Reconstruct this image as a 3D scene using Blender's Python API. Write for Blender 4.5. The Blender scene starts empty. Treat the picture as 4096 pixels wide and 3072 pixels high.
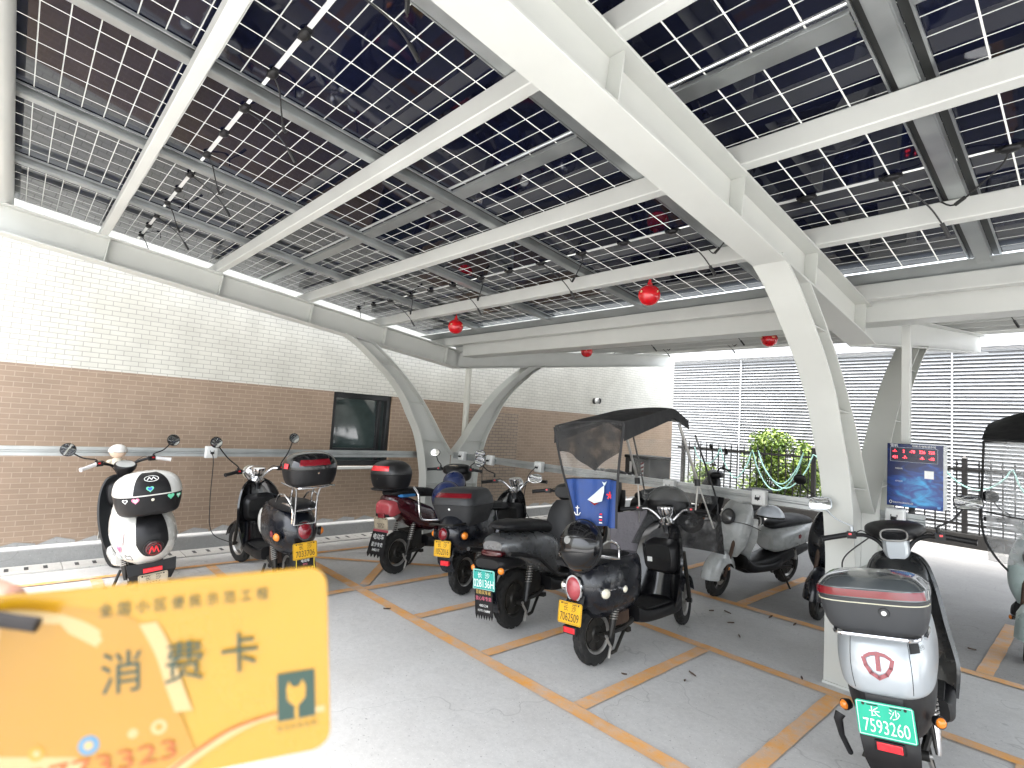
import bpy, bmesh, math, random
from math import sin, cos, pi, radians, sqrt
from mathutils import Matrix, Vector, Euler
random.seed(7)
C = bpy.context.scene.collection
SC = bpy.context.scene

# ------------------------------------------------------------------ camera, sky, sun, exposure
cam_d = bpy.data.cameras.new('camera'); cam = bpy.data.objects.new('camera', cam_d); C.objects.link(cam)
SC.camera = cam
yaw, pit, rol = radians(47.666), radians(4.217), radians(3.496)
_f = Vector((-sin(yaw)*cos(pit), cos(yaw)*cos(pit), sin(pit))); _r = Vector((cos(yaw), sin(yaw), 0)); _u = _r.cross(_f)
CR = cos(rol)*_r + sin(rol)*_u; CU = -sin(rol)*_r + cos(rol)*_u; CF = _f
CAM = Vector((0, 0, 1.6))
m = Matrix((CR, CU, -CF)).transposed().to_4x4(); m.translation = CAM
cam.matrix_world = m
cam_d.sensor_width = 36; cam_d.lens = 19.177; cam_d.clip_start = .02; cam_d.clip_end = 300
cam_d.dof.use_dof = True; cam_d.dof.focus_distance = 4.6; cam_d.dof.aperture_fstop = 10.5

SUN_EL, SUN_AZ = radians(74), radians(200)       # compass bearing clockwise from +Y
w = bpy.data.worlds.new('World'); SC.world = w; w.use_nodes = True
nt = w.node_tree; nt.nodes.clear()
sky = nt.nodes.new('ShaderNodeTexSky'); sky.sky_type = 'NISHITA'; sky.sun_disc = False
sky.sun_elevation = SUN_EL; sky.sun_rotation = SUN_AZ; sky.air_density = 1.3; sky.dust_density = 4.0; sky.ozone_density = .6
hs = nt.nodes.new('ShaderNodeHueSaturation'); hs.inputs['Saturation'].default_value = .32
bg = nt.nodes.new('ShaderNodeBackground'); bg.inputs['Strength'].default_value = .15
wo = nt.nodes.new('ShaderNodeOutputWorld')
nt.links.new(sky.outputs[0], hs.inputs['Color']); nt.links.new(hs.outputs[0], bg.inputs['Color']); nt.links.new(bg.outputs[0], wo.inputs[0])
sd = bpy.data.lights.new('sun', 'SUN'); sd.energy = .5; sd.angle = radians(40); sd.color = (1, .96, .9)
sun = bpy.data.objects.new('sun', sd); C.objects.link(sun)
sdir = Vector((sin(SUN_AZ)*cos(SUN_EL), cos(SUN_AZ)*cos(SUN_EL), sin(SUN_EL)))
sun.rotation_euler = sdir.to_track_quat('Z', 'Y').to_euler(); sun.location = (0, -5, 12)
SC.view_settings.view_transform = 'Standard'; SC.view_settings.look = 'None'
SC.view_settings.exposure = 2.87; SC.view_settings.gamma = 1
SC.render.engine = 'CYCLES'
SC.cycles.max_bounces = 10; SC.cycles.diffuse_bounces = 6; SC.cycles.glossy_bounces = 4; SC.cycles.transmission_bounces = 6; SC.cycles.transparent_max_bounces = 12
SC.cycles.use_denoising = True; SC.cycles.caustics_reflective = False; SC.cycles.caustics_refractive = False

# ------------------------------------------------------------------ materials
MATS = {}
def N(t, ty, **k):
    n = t.nodes.new(ty)
    for a, b in k.items(): setattr(n, a, b)
    return n
def mat(name, col, rough=.5, metal=0, var=.06, vscale=12, rvar=.08, bump=0, bscale=40, coat=0, dirt=0, dirtcol=(.2, .17, .13), spec=.5):
    if name in MATS: return MATS[name]
    M = bpy.data.materials.new(name); M.use_nodes = True; t = M.node_tree; b = t.nodes['Principled BSDF']
    b.inputs['Metallic'].default_value = metal; b.inputs['Coat Weight'].default_value = coat; b.inputs['Coat Roughness'].default_value = .08
    b.inputs['Specular IOR Level'].default_value = spec
    tc = N(t, 'ShaderNodeTexCoord')
    nz = N(t, 'ShaderNodeTexNoise'); nz.inputs['Scale'].default_value = vscale; nz.inputs['Detail'].default_value = 5
    t.links.new(tc.outputs['Object'], nz.inputs['Vector'])
    rp = N(t, 'ShaderNodeMapRange'); rp.inputs[1].default_value = .3; rp.inputs[2].default_value = .7; rp.inputs[3].default_value = 1-var; rp.inputs[4].default_value = 1+var
    t.links.new(nz.outputs['Fac'], rp.inputs[0])
    mx = N(t, 'ShaderNodeVectorMath', operation='SCALE'); mx.inputs[0].default_value = col; t.links.new(rp.outputs[0], mx.inputs['Scale'])
    out = mx.outputs[0]
    if dirt:
        n2 = N(t, 'ShaderNodeTexNoise'); n2.inputs['Scale'].default_value = vscale*.6; n2.inputs['Detail'].default_value = 8; n2.inputs['Roughness'].default_value = .7
        t.links.new(tc.outputs['Object'], n2.inputs['Vector'])
        r2 = N(t, 'ShaderNodeMapRange'); r2.inputs[1].default_value = .48; r2.inputs[2].default_value = .72; r2.inputs[3].default_value = 0; r2.inputs[4].default_value = dirt
        t.links.new(n2.outputs['Fac'], r2.inputs[0])
        mm = N(t, 'ShaderNodeMix', data_type='RGBA'); t.links.new(r2.outputs[0], mm.inputs['Factor']); t.links.new(out, mm.inputs['A']); mm.inputs['B'].default_value = (*dirtcol, 1); out = mm.outputs['Result']
    t.links.new(out, b.inputs['Base Color'])
    rr = N(t, 'ShaderNodeMapRange'); rr.inputs[1].default_value = .3; rr.inputs[2].default_value = .7; rr.inputs[3].default_value = max(0, rough-rvar); rr.inputs[4].default_value = min(1, rough+rvar)
    t.links.new(nz.outputs['Fac'], rr.inputs[0]); t.links.new(rr.outputs[0], b.inputs['Roughness'])
    if bump:
        n3 = N(t, 'ShaderNodeTexNoise'); n3.inputs['Scale'].default_value = bscale; n3.inputs['Detail'].default_value = 4; t.links.new(tc.outputs['Object'], n3.inputs['Vector'])
        bp = N(t, 'ShaderNodeBump'); bp.inputs['Strength'].default_value = bump; bp.inputs['Distance'].default_value = .01
        t.links.new(n3.outputs['Fac'], bp.inputs['Height']); t.links.new(bp.outputs[0], b.inputs['Normal'])
    MATS[name] = M; return M
def emis(name, col, s):
    M = bpy.data.materials.new(name); M.use_nodes = True; b = M.node_tree.nodes['Principled BSDF']
    b.inputs['Base Color'].default_value = (*[c*.3 for c in col], 1); b.inputs['Emission Color'].default_value = (*col, 1); b.inputs['Emission Strength'].default_value = s
    MATS[name] = M; return M
def clear(name, col, alpha, rough=.05):
    M = bpy.data.materials.new(name); M.use_nodes = True; t = M.node_tree; b = t.nodes['Principled BSDF']
    b.inputs['Base Color'].default_value = (*col, 1); b.inputs['Roughness'].default_value = rough
    tc = N(t, 'ShaderNodeTexCoord'); nz = N(t, 'ShaderNodeTexNoise'); nz.inputs['Scale'].default_value = 9; nz.inputs['Detail'].default_value = 4
    t.links.new(tc.outputs['Object'], nz.inputs['Vector'])
    rp = N(t, 'ShaderNodeMapRange'); rp.inputs[1].default_value = .35; rp.inputs[2].default_value = .7; rp.inputs[3].default_value = alpha*.55; rp.inputs[4].default_value = min(1, alpha*1.6)
    t.links.new(nz.outputs['Fac'], rp.inputs[0]); t.links.new(rp.outputs[0], b.inputs['Alpha'])
    bp = N(t, 'ShaderNodeBump'); bp.inputs['Strength'].default_value = .5; bp.inputs['Distance'].default_value = .03; t.links.new(nz.outputs['Fac'], bp.inputs['Height']); t.links.new(bp.outputs[0], b.inputs['Normal'])
    MATS[name] = M; return M
def brick(name, c1, c2, mortar, msize):
    M = bpy.data.materials.new(name); M.use_nodes = True; t = M.node_tree; b = t.nodes['Principled BSDF']
    tc = N(t, 'ShaderNodeTexCoord'); sx = N(t, 'ShaderNodeSeparateXYZ'); t.links.new(tc.outputs['Object'], sx.inputs[0])
    cb = N(t, 'ShaderNodeCombineXYZ'); t.links.new(sx.outputs['Y'], cb.inputs['X']); t.links.new(sx.outputs['Z'], cb.inputs['Y'])
    bt = N(t, 'ShaderNodeTexBrick'); bt.offset = .5; bt.inputs['Scale'].default_value = 1; bt.inputs['Brick Width'].default_value = .1375; bt.inputs['Row Height'].default_value = .0505
    bt.inputs['Mortar Size'].default_value = msize; bt.inputs['Mortar Smooth'].default_value = .2; bt.inputs['Bias'].default_value = 0
    bt.inputs['Color1'].default_value = (*c1, 1); bt.inputs['Color2'].default_value = (*c2, 1); bt.inputs['Mortar'].default_value = (*mortar, 1)
    t.links.new(cb.outputs[0], bt.inputs['Vector'])
    nz = N(t, 'ShaderNodeTexNoise'); nz.inputs['Scale'].default_value = 3; nz.inputs['Detail'].default_value = 6; t.links.new(tc.outputs['Object'], nz.inputs['Vector'])
    rp = N(t, 'ShaderNodeMapRange'); rp.inputs[1].default_value = .3; rp.inputs[2].default_value = .7; rp.inputs[3].default_value = .9; rp.inputs[4].default_value = 1.06; t.links.new(nz.outputs['Fac'], rp.inputs[0])
    mx = N(t, 'ShaderNodeVectorMath', operation='SCALE'); t.links.new(bt.outputs['Color'], mx.inputs[0]); t.links.new(rp.outputs[0], mx.inputs['Scale']); t.links.new(mx.outputs[0], b.inputs['Base Color'])
    b.inputs['Roughness'].default_value = .42
    bp = N(t, 'ShaderNodeBump', invert=True); bp.inputs['Strength'].default_value = .5; bp.inputs['Distance'].default_value = .004; t.links.new(bt.outputs['Fac'], bp.inputs['Height']); t.links.new(bp.outputs[0], b.inputs['Normal'])
    MATS[name] = M; return M
def concrete(name, base, dark, speck=True, paint=None):
    M = bpy.data.materials.new(name); M.use_nodes = True; t = M.node_tree; b = t.nodes['Principled BSDF']; L = t.links
    tc = N(t, 'ShaderNodeTexCoord')
    def noise(s, d=6, r=.6):
        n = N(t, 'ShaderNodeTexNoise'); n.inputs['Scale'].default_value = s; n.inputs['Detail'].default_value = d; n.inputs['Roughness'].default_value = r; L.new(tc.outputs['Object'], n.inputs['Vector']); return n.outputs['Fac']
    def rng(x, a, b2, c=0, d=1):
        r = N(t, 'ShaderNodeMapRange'); r.inputs[1].default_value = a; r.inputs[2].default_value = b2; r.inputs[3].default_value = c; r.inputs[4].default_value = d; L.new(x, r.inputs[0]); return r.outputs[0]
    def mix(f, a, b2):
        m_ = N(t, 'ShaderNodeMix', data_type='RGBA'); L.new(f, m_.inputs['Factor'])
        for s, v in (('A', a), ('B', b2)):
            if isinstance(v, tuple): m_.inputs[s].default_value = (*v, 1)
            else: L.new(v, m_.inputs[s])
        return m_.outputs['Result']
    c = mix(rng(noise(1.3, 8, .62), .35, .68), base, dark)
    c = mix(rng(noise(9, 8, .75), .50, .72, 0, .45), c, tuple(x*.66 for x in base))
    c = mix(rng(noise(28, 6, .7), .42, .75, 0, .6), c, tuple(x*.72 for x in base))
    c = mix(rng(noise(95, 3, .6), .60, .70, 0, .55), c, tuple(min(.8, x*1.35) for x in base))
    c = mix(rng(noise(60, 2, .5), .68, .73, 0, .8), c, tuple(x*.35 for x in base))
    # hairline cracks
    v = N(t, 'ShaderNodeTexVoronoi', feature='DISTANCE_TO_EDGE'); v.inputs['Scale'].default_value = .45
    wv = N(t, 'ShaderNodeVectorMath', operation='ADD'); n4 = N(t, 'ShaderNodeTexNoise'); n4.inputs['Scale'].default_value = 2.5; L.new(tc.outputs['Object'], n4.inputs['Vector'])
    L.new(tc.outputs['Object'], wv.inputs[0]); L.new(n4.outputs['Color'], wv.inputs[1]); L.new(wv.outputs[0], v.inputs['Vector'])
    c = mix(rng(v.outputs['Distance'], 0, .003, .45, 0), c, tuple(x*.4 for x in base))
    if paint:
        c = mix(rng(noise(7, 8, .75), .36, .70, 0, .8), paint, c)
        c = mix(rng(noise(1.6, 4, .6), .45, .7, 0, .55), c, tuple(x*.74 for x in paint))
    L.new(c, b.inputs['Base Color']); b.inputs['Roughness'].default_value = .72
    bp = N(t, 'ShaderNodeBump'); bp.inputs['Strength'].default_value = .25; bp.inputs['Distance'].default_value = .006; L.new(noise(70, 5, .7), bp.inputs['Height']); L.new(bp.outputs[0], b.inputs['Normal'])
    MATS[name] = M; return M

STEEL = mat('white_paint_steel', (.53, .54, .51), .38, var=.03, vscale=4, rvar=.06)
STEELB = mat('white_paint_beam', (.53, .54, .515), .42, var=.04, vscale=3)
GALV = mat('galvanised', (.40, .42, .42), .38, .75, var=.12, vscale=6, rvar=.1)
GALVD = mat('galvanised_dull', (.36, .38, .38), .5, .5, var=.15, vscale=5)
BLK = mat('black_plastic', (.007, .007, .008), .45, var=.25, vscale=8, dirt=.18, dirtcol=(.035, .032, .03), spec=.35)
BLKG = mat('black_gloss', (.004, .004, .005), .14, coat=.5, var=.2, dirt=.08, dirtcol=(.03, .027, .025), spec=.4)
BLKN = mat('black_navy', (.005, .006, .010), .28, coat=.35, var=.2, dirt=.15, dirtcol=(.03, .03, .03), spec=.4)
GREYP = mat('grey_plastic', (.026, .027, .029), .5, var=.1, dirt=.15, dirtcol=(.07, .065, .06))
SEATM = mat('seat_vinyl', (.006, .006, .007), .55, bump=.15, bscale=120, dirt=.12, dirtcol=(.03, .03, .03), spec=.35)
RUB = mat('tyre_rubber', (.010, .010, .010), .8, var=.2, vscale=20, dirt=.35, dirtcol=(.055, .05, .042), bump=.2, bscale=90)
CHR = mat('chrome', (.75, .75, .76), .12, 1, var=.05, rvar=.06)
ALU = mat('alloy', (.42, .41, .39), .38, .8, var=.15, dirt=.5, dirtcol=(.16, .13, .10))
DARKM = mat('dark_metal', (.026, .025, .023), .5, .5, var=.25, dirt=.5, dirtcol=(.08, .066, .05))
MIRR = mat('mirror_glass', (.85, .87, .88), .03, 1, var=.01, rvar=.01)
REDL = mat('red_lens', (.16, .004, .010), .14, coat=.5, var=.1)
REDR = mat('red_reflector', (.75, .02, .03), .2, coat=.4, var=.08, vscale=60)
PINKL = mat('worn_red_lens', (.36, .06, .07), .2, var=.2, coat=.3)
AMB = mat('amber_lens', (.75, .22, .02), .2, coat=.4)
CLRL = mat('clear_lens', (.72, .68, .55), .15, coat=.4, var=.15)
WHT = mat('white_gloss', (.62, .62, .59), .25, coat=.4, var=.05, dirt=.2, dirtcol=(.45, .42, .35))
GREYW = mat('pale_grey_gloss', (.46, .475, .47), .28, coat=.5, var=.04, dirt=.15, dirtcol=(.3, .28, .24))
SILV = mat('silver_paint', (.44, .475, .50), .30, .35, var=.02, rvar=.02, coat=.4)
SILVD = mat('dark_silver', (.15, .155, .16), .28, .6, var=.12, dirt=.3, dirtcol=(.10, .09, .08))
MAROON = mat('maroon_paint', (.045, .006, .010), .2, coat=.6, dirt=.15, dirtcol=(.08, .06, .05))
NAVY = mat('navy_helmet', (.018, .032, .11), .32, coat=.4, var=.15)
SKYB = mat('pale_green_paint', (.36, .44, .43), .3, coat=.4, var=.05)
YEL = mat('plate_yellow', (.66, .36, .008), .4, var=.05)
GRN = mat('plate_green', (.012, .38, .24), .4, var=.04)
TEAL = mat('plate_teal', (.02, .32, .27), .45, var=.06)
TAN = mat('plate_faded', (.42, .36, .26), .6, var=.2, dirt=.5)
INK = mat('black_ink', (.012, .012, .012), .5)
WINK = mat('white_ink', (.78, .79, .77), .5)
YINK = mat('yellow_ink', (.80, .60, .06), .5)
PINK = mat('pink_ink', (.70, .16, .24), .5)
ORNK = mat('ochre_ink', (.62, .42, .12), .5)
EMBR = mat('emblem_red', (.22, .012, .02), .3, coat=.4)
RUST = mat('rusty_motor', (.07, .042, .03), .7, .3, var=.3, dirt=.5, dirtcol=(.11, .08, .055))
CABLE = mat('cable_rubber', (.012, .012, .012), .5)
PVC = mat('socket_white', (.70, .71, .70), .35, var=.04, dirt=.15, dirtcol=(.4, .4, .38))
CREAM = brick('cream_brick', (.60, .595, .54), (.565, .56, .505), (.37, .365, .33), .0038)
BROWN = brick('brown_brick', (.30, .218, .155), (.27, .195, .137), (.38, .30, .23), .0034)
PALEB = brick('pale_brick', (.32, .25, .19), (.28, .215, .16), (.10, .08, .065), .0035)
GROUND = concrete('concrete_ground', (.60, .595, .58), (.51, .50, .48))
PAINT = concrete('orange_paint', (.60, .595, .58), (.51, .50, .48), paint=(.80, .38, .09))
KERB = concrete('kerb_concrete', (.34, .34, .33), (.27, .275, .27))
KERBW = mat('kerb_white_paint', (.72, .72, .70), .6, var=.08, vscale=8)
DRAIN = concrete('drain_concrete', (.50, .49, .46), (.42, .41, .385))

# ------------------------------------------------------------------ mesh builder
def frame(o, n, up=(0, 0, 1)):
    n = Vector(n).normalized(); x = Vector(up).cross(n).normalized(); y = n.cross(x)
    M = Matrix((x, y, n)).transposed().to_4x4(); M.translation = Vector(o); return M
_txt = {}
def textmesh(s):
    if s in _txt: return _txt[s]
    cu = bpy.data.curves.new('lettering', 'FONT'); cu.body = s; cu.resolution_u = 3; cu.align_x = 'CENTER'; cu.align_y = 'CENTER'
    o = bpy.data.objects.new('lettering', cu); C.objects.link(o)
    me = bpy.data.meshes.new_from_object(o.evaluated_get(bpy.context.evaluated_depsgraph_get()))
    r = ([tuple(v.co) for v in me.vertices], [tuple(p.vertices) for p in me.polygons])
    bpy.data.objects.remove(o); bpy.data.curves.remove(cu); bpy.data.meshes.remove(me)
    _txt[s] = r; return r
def catmull(P, n):
    """n samples per span through rows of numbers"""
    out = []
    for i in range(len(P)-1):
        p0 = P[max(i-1, 0)]; p1 = P[i]; p2 = P[i+1]; p3 = P[min(i+2, len(P)-1)]
        for k in range(n):
            t = k/n
            out.append(tuple(.5*((2*b)+(-a+c)*t+(2*a-5*b+4*c-d)*t*t+(-a+3*b-3*c+d)*t**3) for a, b, c, d in zip(p0, p1, p2, p3)))
    out.append(tuple(P[-1])); return out
class MB:
    def __init__(s): s.v = []; s.f = []; s.mi = []; s.ms = []
    def add(s, vs, fs, mt, M=None):
        b = len(s.v)
        if mt not in s.ms: s.ms.append(mt)
        k = s.ms.index(mt)
        s.v += [tuple(M @ Vector(v)) for v in vs] if M else [tuple(v) for v in vs]
        s.f += [tuple(b+i for i in f) for f in fs]; s.mi += [k]*len(fs); return s
    def box(s, c, d, mt, M=None):
        x, y, z = (q/2 for q in d); vs = [(c[0]+a*x, c[1]+b*y, c[2]+e*z) for a in (-1, 1) for b in (-1, 1) for e in (-1, 1)]
        return s.add(vs, [(0, 1, 3, 2), (4, 6, 7, 5), (0, 4, 5, 1), (2, 3, 7, 6), (0, 2, 6, 4), (1, 5, 7, 3)], mt, M)
    def grid(s, rows, mt, closed=False, M=None, cap=False):
        n = len(rows[0]); vs = [p for r in rows for p in r]; fs = []
        for i in range(len(rows)-1):
            for j in range(n if closed else n-1):
                k = (j+1) % n; fs.append((i*n+j, i*n+k, (i+1)*n+k, (i+1)*n+j))
        if cap: fs += [tuple(range(n))[::-1], tuple(range((len(rows)-1)*n, len(rows)*n))]
        return s.add(vs, fs, mt, M)
    def tube(s, pts, r, mt, n=8, M=None, sm=0, flat=1.0):
        if sm: pts = catmull(pts, sm)
        P = [Vector(p) for p in pts]; rows = []; up = None
        for i, p in enumerate(P):
            t = (P[min(i+1, len(P)-1)]-P[max(i-1, 0)]).normalized()
            if up is None:
                up = Vector((0, 0, 1)) if abs(t.z) < .9 else Vector((0, 1, 0))
            a = t.cross(up).normalized(); b = a.cross(t).normalized(); up = b
            rr = r if not isinstance(r, (list, tuple)) else r[i] if len(r) == len(P) else r[0]+(r[-1]-r[0])*i/(len(P)-1)
            rows.append([tuple(p+a*rr*cos(2*pi*k/n)+b*rr*flat*sin(2*pi*k/n)) for k in range(n)])
        return s.grid(rows, mt, True, M, True)
    def lathe(s, prof, mt, n=28, M=None, cap=True):
        """prof: (height, radius) about local Z"""
        rows = [[(r*cos(2*pi*k/n), r*sin(2*pi*k/n), h) for k in range(n)] for h, r in prof]
        return s.grid(rows, mt, True, M, cap)
    def prism(s, poly, t, mt, M=None):
        """2-D polygon in local XY, extruded t along Z"""
        n = len(poly); vs = [(x, y, 0) for x, y in poly]+[(x, y, t) for x, y in poly]
        return s.add(vs, [tuple(range(n))[::-1], tuple(range(n, 2*n))]+[(i, (i+1) % n, n+(i+1) % n, n+i) for i in range(n)], mt, M)
    def ribbon(s, pts, wd, t, mt, M=None):
        for a, b in zip(pts, pts[1:]):
            a = Vector(a); b = Vector(b); d = (b-a).normalized(); q = Vector((-d.y, d.x))*wd/2; e = d*wd*.3
            s.prism([(a-e-q), (b+e-q), (b+e+q), (a-e+q)], t, mt, M)
        return s
    def ell(s, c, r, mt, nu=20, nv=12, M=None):
        rows = [[(c[0]+r[0]*sin(pi*i/nv)*cos(2*pi*j/nu), c[1]+r[1]*sin(pi*i/nv)*sin(2*pi*j/nu), c[2]-r[2]*cos(pi*i/nv)) for j in range(nu)] for i in range(1, nv)]
        return s.grid(rows, mt, True, M, True)
    def text(s, body, size, mt, M, lift=.0015, sx=1.0):
        v, f = textmesh(body); return s.add([(x*size*sx, y*size, lift) for x, y, _ in v], f, mt, M)
    def sheet(s, rows, th, mt, M=None):
        """open grid given a thickness"""
        R = [[Vector(p) for p in r] for r in rows]; n = len(R); k = len(R[0]); back = []
        for i in range(n):
            q = []
            for j in range(k):
                du = R[min(i+1, n-1)][j]-R[max(i-1, 0)][j]; dv = R[i][min(j+1, k-1)]-R[i][max(j-1, 0)]
                nn = du.cross(dv); nn = nn.normalized() if nn.length > 1e-9 else Vector((0, 0, 1)); q.append(R[i][j]-nn*th)
            back.append(q)
        vs = [tuple(p) for r in R for p in r]+[tuple(p) for r in back for p in r]; o = n*k; fs = []
        for i in range(n-1):
            for j in range(k-1):
                a, b, c, d = i*k+j, i*k+j+1, (i+1)*k+j+1, (i+1)*k+j; fs += [(a, b, c, d), (o+d, o+c, o+b, o+a)]
        for i in range(n-1):
            fs += [(i*k, (i+1)*k, o+(i+1)*k, o+i*k), ((i+1)*k+k-1, i*k+k-1, o+i*k+k-1, o+(i+1)*k+k-1)]
        for j in range(k-1):
            fs += [(j+1, j, o+j, o+j+1), ((n-1)*k+j, (n-1)*k+j+1, o+(n-1)*k+j+1, o+(n-1)*k+j)]
        return s.add(vs, fs, mt, M)
    def xf(s, M): s.v = [tuple(M @ Vector(v)) for v in s.v]; return s
    def build(s, name, parent=None, bevel=0, sub=0, ang=38, smooth=True, seg=2, **props):
        me = bpy.data.meshes.new(name); me.from_pydata(s.v, [], s.f)
        for mt in s.ms: me.materials.append(mt)
        me.polygons.foreach_set('material_index', s.mi); me.update()
        bm = bmesh.new(); bm.from_mesh(me); bmesh.ops.recalc_face_normals(bm, faces=bm.faces); bm.to_mesh(me); bm.free()
        if smooth: me.shade_smooth(); me.set_sharp_from_angle(angle=radians(ang))
        o = bpy.data.objects.new(name, me); C.objects.link(o)
        if parent: o.parent = parent
        if bevel:
            b = o.modifiers.new('bevel', 'BEVEL'); b.width = bevel; b.segments = seg; b.limit_method = 'ANGLE'; b.angle_limit = radians(35); b.harden_normals = False
        if sub: q = o.modifiers.new('subsurf', 'SUBSURF'); q.levels = sub; q.render_levels = sub
        for k, v in props.items(): o[k] = v
        return o
def tag(o, label, cat, group=None):
    o['label'] = label; o['category'] = cat
    if group: o['group'] = group
    return o
def thing(name, label, cat, loc=(0, 0, 0), rot=(0, 0, 0), group=None):
    o = bpy.data.objects.new(name, None); C.objects.link(o); o.location = loc; o.rotation_euler = rot; o.empty_display_size = .2
    return tag(o, label, cat, group)
T = Matrix.Translation
def RX(a): return Matrix.Rotation(a, 4, 'X')
def RY(a): return Matrix.Rotation(a, 4, 'Y')
def RZ(a): return Matrix.Rotation(a, 4, 'Z')

# ------------------------------------------------------------------ ground and markings
g = MB(); g.add([(-45, -45, 0), (45, -45, 0), (45, 45, 0), (-45, 45, 0)], [(0, 1, 2, 3)], GROUND); g.build('ground', kind='structure', smooth=False)
SLAB = concrete('old_concrete', (.34, .33, .315), (.27, .265, .25))
g = MB(); g.add([(-6.84, 5.375, .003), (6, 5.375, .003), (6, 11.99, .003), (-6.84, 11.99, .003)], [(0, 1, 2, 3)], SLAB); g.build('old_slab', kind='structure', smooth=False)
mk = MB()
def stripe(p, q, wd=.10, z=.008):
    a = Vector((*p, 0)); b = Vector((*q, 0)); d = (b-a).normalized(); n = Vector((-d.y, d.x, 0))*wd/2
    L = (b-a).length; k = max(2, int(L/.12)); l = []; r = []
    for i in range(k+1):
        c = a+d*L*i/k; l.append(tuple(c+n*(1+random.uniform(-.06, .06))+Vector((0, 0, z)))); r.append(tuple(c-n*(1+random.uniform(-.06, .06))+Vector((0, 0, z))))
    mk.grid([l, r], PAINT)
stripe((-6.1, 2.52), (5, 2.52))
stripe((-5.0, 4.05), (5, 4.05), .09); stripe((-5.0, 5.32), (5, 5.32), .10)
for x in (-4.66, -3.80, -2.94, -2.08, -1.19, -.30, .6, 1.5): stripe((x, 2.575), (x, 4.0), .095)
for x in (-4.5, -3.45, -2.42, -.63, .3, 1.2): stripe((x, 5.375), (x, 7.1), .10)
stripe((-4.70, -3), (-4.70, 2.465), .09); stripe((-6.18, -3), (-6.10, 5.0), .075)
for y in (-.1, .70, 1.62): stripe((-6.12, y), (-4.75, y), .085)
stripe((-5.95, 2.62), (-4.72, 3.88), .08); stripe((-5.33, 3.13), (-4.76, 2.61), .09, .012)
mk.build('parking_lines', kind='structure', smooth=False)

# kerb, drain strip beside the brick wall
k = MB(); k.box((-6.925, 2, .077), (.15, 26, .154), KERB); k.build('kerb', bevel=.006, kind='structure')
k = MB(); k.box((-6.93, 2, .158), (.125, 26, .008), KERBW); k.build('kerb_paint', kind='structure')
k = MB(); random.seed(3)
for i in range(70):
    y0 = -9+i*.3; k.add([(-6.99, y0, .162), (-6.99, y0+.3, .162), (-6.972-random.uniform(0, .012), y0+.3, .175+random.uniform(0, .04)), (-6.995, y0+.15, .20+random.uniform(0, .03))], [(0, 1, 2, 3)], KERB)
k.build('mortar_strip', kind='structure')
k = MB()
DSL = mat('drain_hole', (.05, .05, .048), .9)
for i in range(42):
    y0 = -8.5+i*.5
    k.box((-6.69, y0+.247, .008), (.28, .494, .016), DRAIN)
    for j in range(3):
        k.box((-6.70, y0+.11+j*.135, .0165), (.11, .032, .003), DSL)
k.build('drain_strip', bevel=.004, kind='structure')

# ------------------------------------------------------------------ brick building
bb = thing('brick_building', 'brick building with brown lower courses, cream upper courses and one dark window', 'building', (-7, 0, 0))
def wallbox(mb, y0, y1, z0, z1, mt, x1=0.0, x0=-.3): mb.box(((x0+x1)/2, (y0+y1)/2, (z0+z1)/2), (x1-x0, y1-y0, z1-z0), mt)
WY0, WY1, WZ0, WZ1 = 3.17, 4.06, .90, 1.893
wl = MB()
wallbox(wl, -9, WY0, 0, 1.895, BROWN); wallbox(wl, WY1, 11.6, 0, 1.895, BROWN); wallbox(wl, WY0, WY1, 0, WZ0, BROWN)
wl.build('lower_wall', bb, smooth=False)
wl = MB(); wallbox(wl, -9, 11.6, 1.895, 7, CREAM); wl.build('upper_wall', bb, smooth=False)
wl = MB(); wl.box((.012, 5.96, .98), (.024, 1.2, 1.62), PALEB); wl.build('pilaster', bb, smooth=False)
FRM = mat('window_frame_dark', (.022, .024, .026), .35, .3)
ROOM = mat('room_dark', (.02, .025, .025), .9)
GLS = mat('window_glass', (.04, .062, .062), .05, coat=.3, var=.1, rvar=.01, spec=1.0)
wf = MB()
for c, d in (((-.11, WY0+.03, (WZ0+WZ1)/2), (.14, .06, WZ1-WZ0)), ((-.11, WY1-.03, (WZ0+WZ1)/2), (.14, .06, WZ1-WZ0)), ((-.11, (WY0+WY1)/2, WZ1-.035), (.14, WY1-WY0-.12, .07)), ((-.11, (WY0+WY1)/2, WZ0+.035), (.14, WY1-WY0-.12, .07)), ((-.10, WY1-.16, (WZ0+WZ1)/2), (.06, .045, WZ1-WZ0-.14)), ((-.105, (WY0+WY1)/2-.06, 1.115), (.05, WY1-WY0-.24, .045))): wf.box(c, d, FRM)
wo_ = wf.build('window', bb, bevel=.004)
p = MB(); p.box((-.135, (WY0+WY1)/2, (WZ0+WZ1)/2), (.012, WY1-WY0-.12, WZ1-WZ0-.14), GLS); p.build('pane', wo_)
p = MB(); p.box((.0, (WY0+WY1)/2-.02, WZ0-.022), (.10, WY1-WY0+.05, .04), mat('sill_white', (.66, .66, .63), .5)); p.build('sill', wo_, bevel=.005)
p = MB(); M_ = T((0, 8.65, 2.17)) @ RY(pi/2)
p.lathe([(0, .06), (.10, .06), (.13, .055), (.13, .048), (.02, .045)], mat('vent_dark', (.03, .03, .03), .5), 20, M_)
p.lathe([(0.06, .061), (.135, .061), (.10, .063)], PVC, 20, M_ @ RX(.0)); p.build('vent_pipe', bb)

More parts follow.
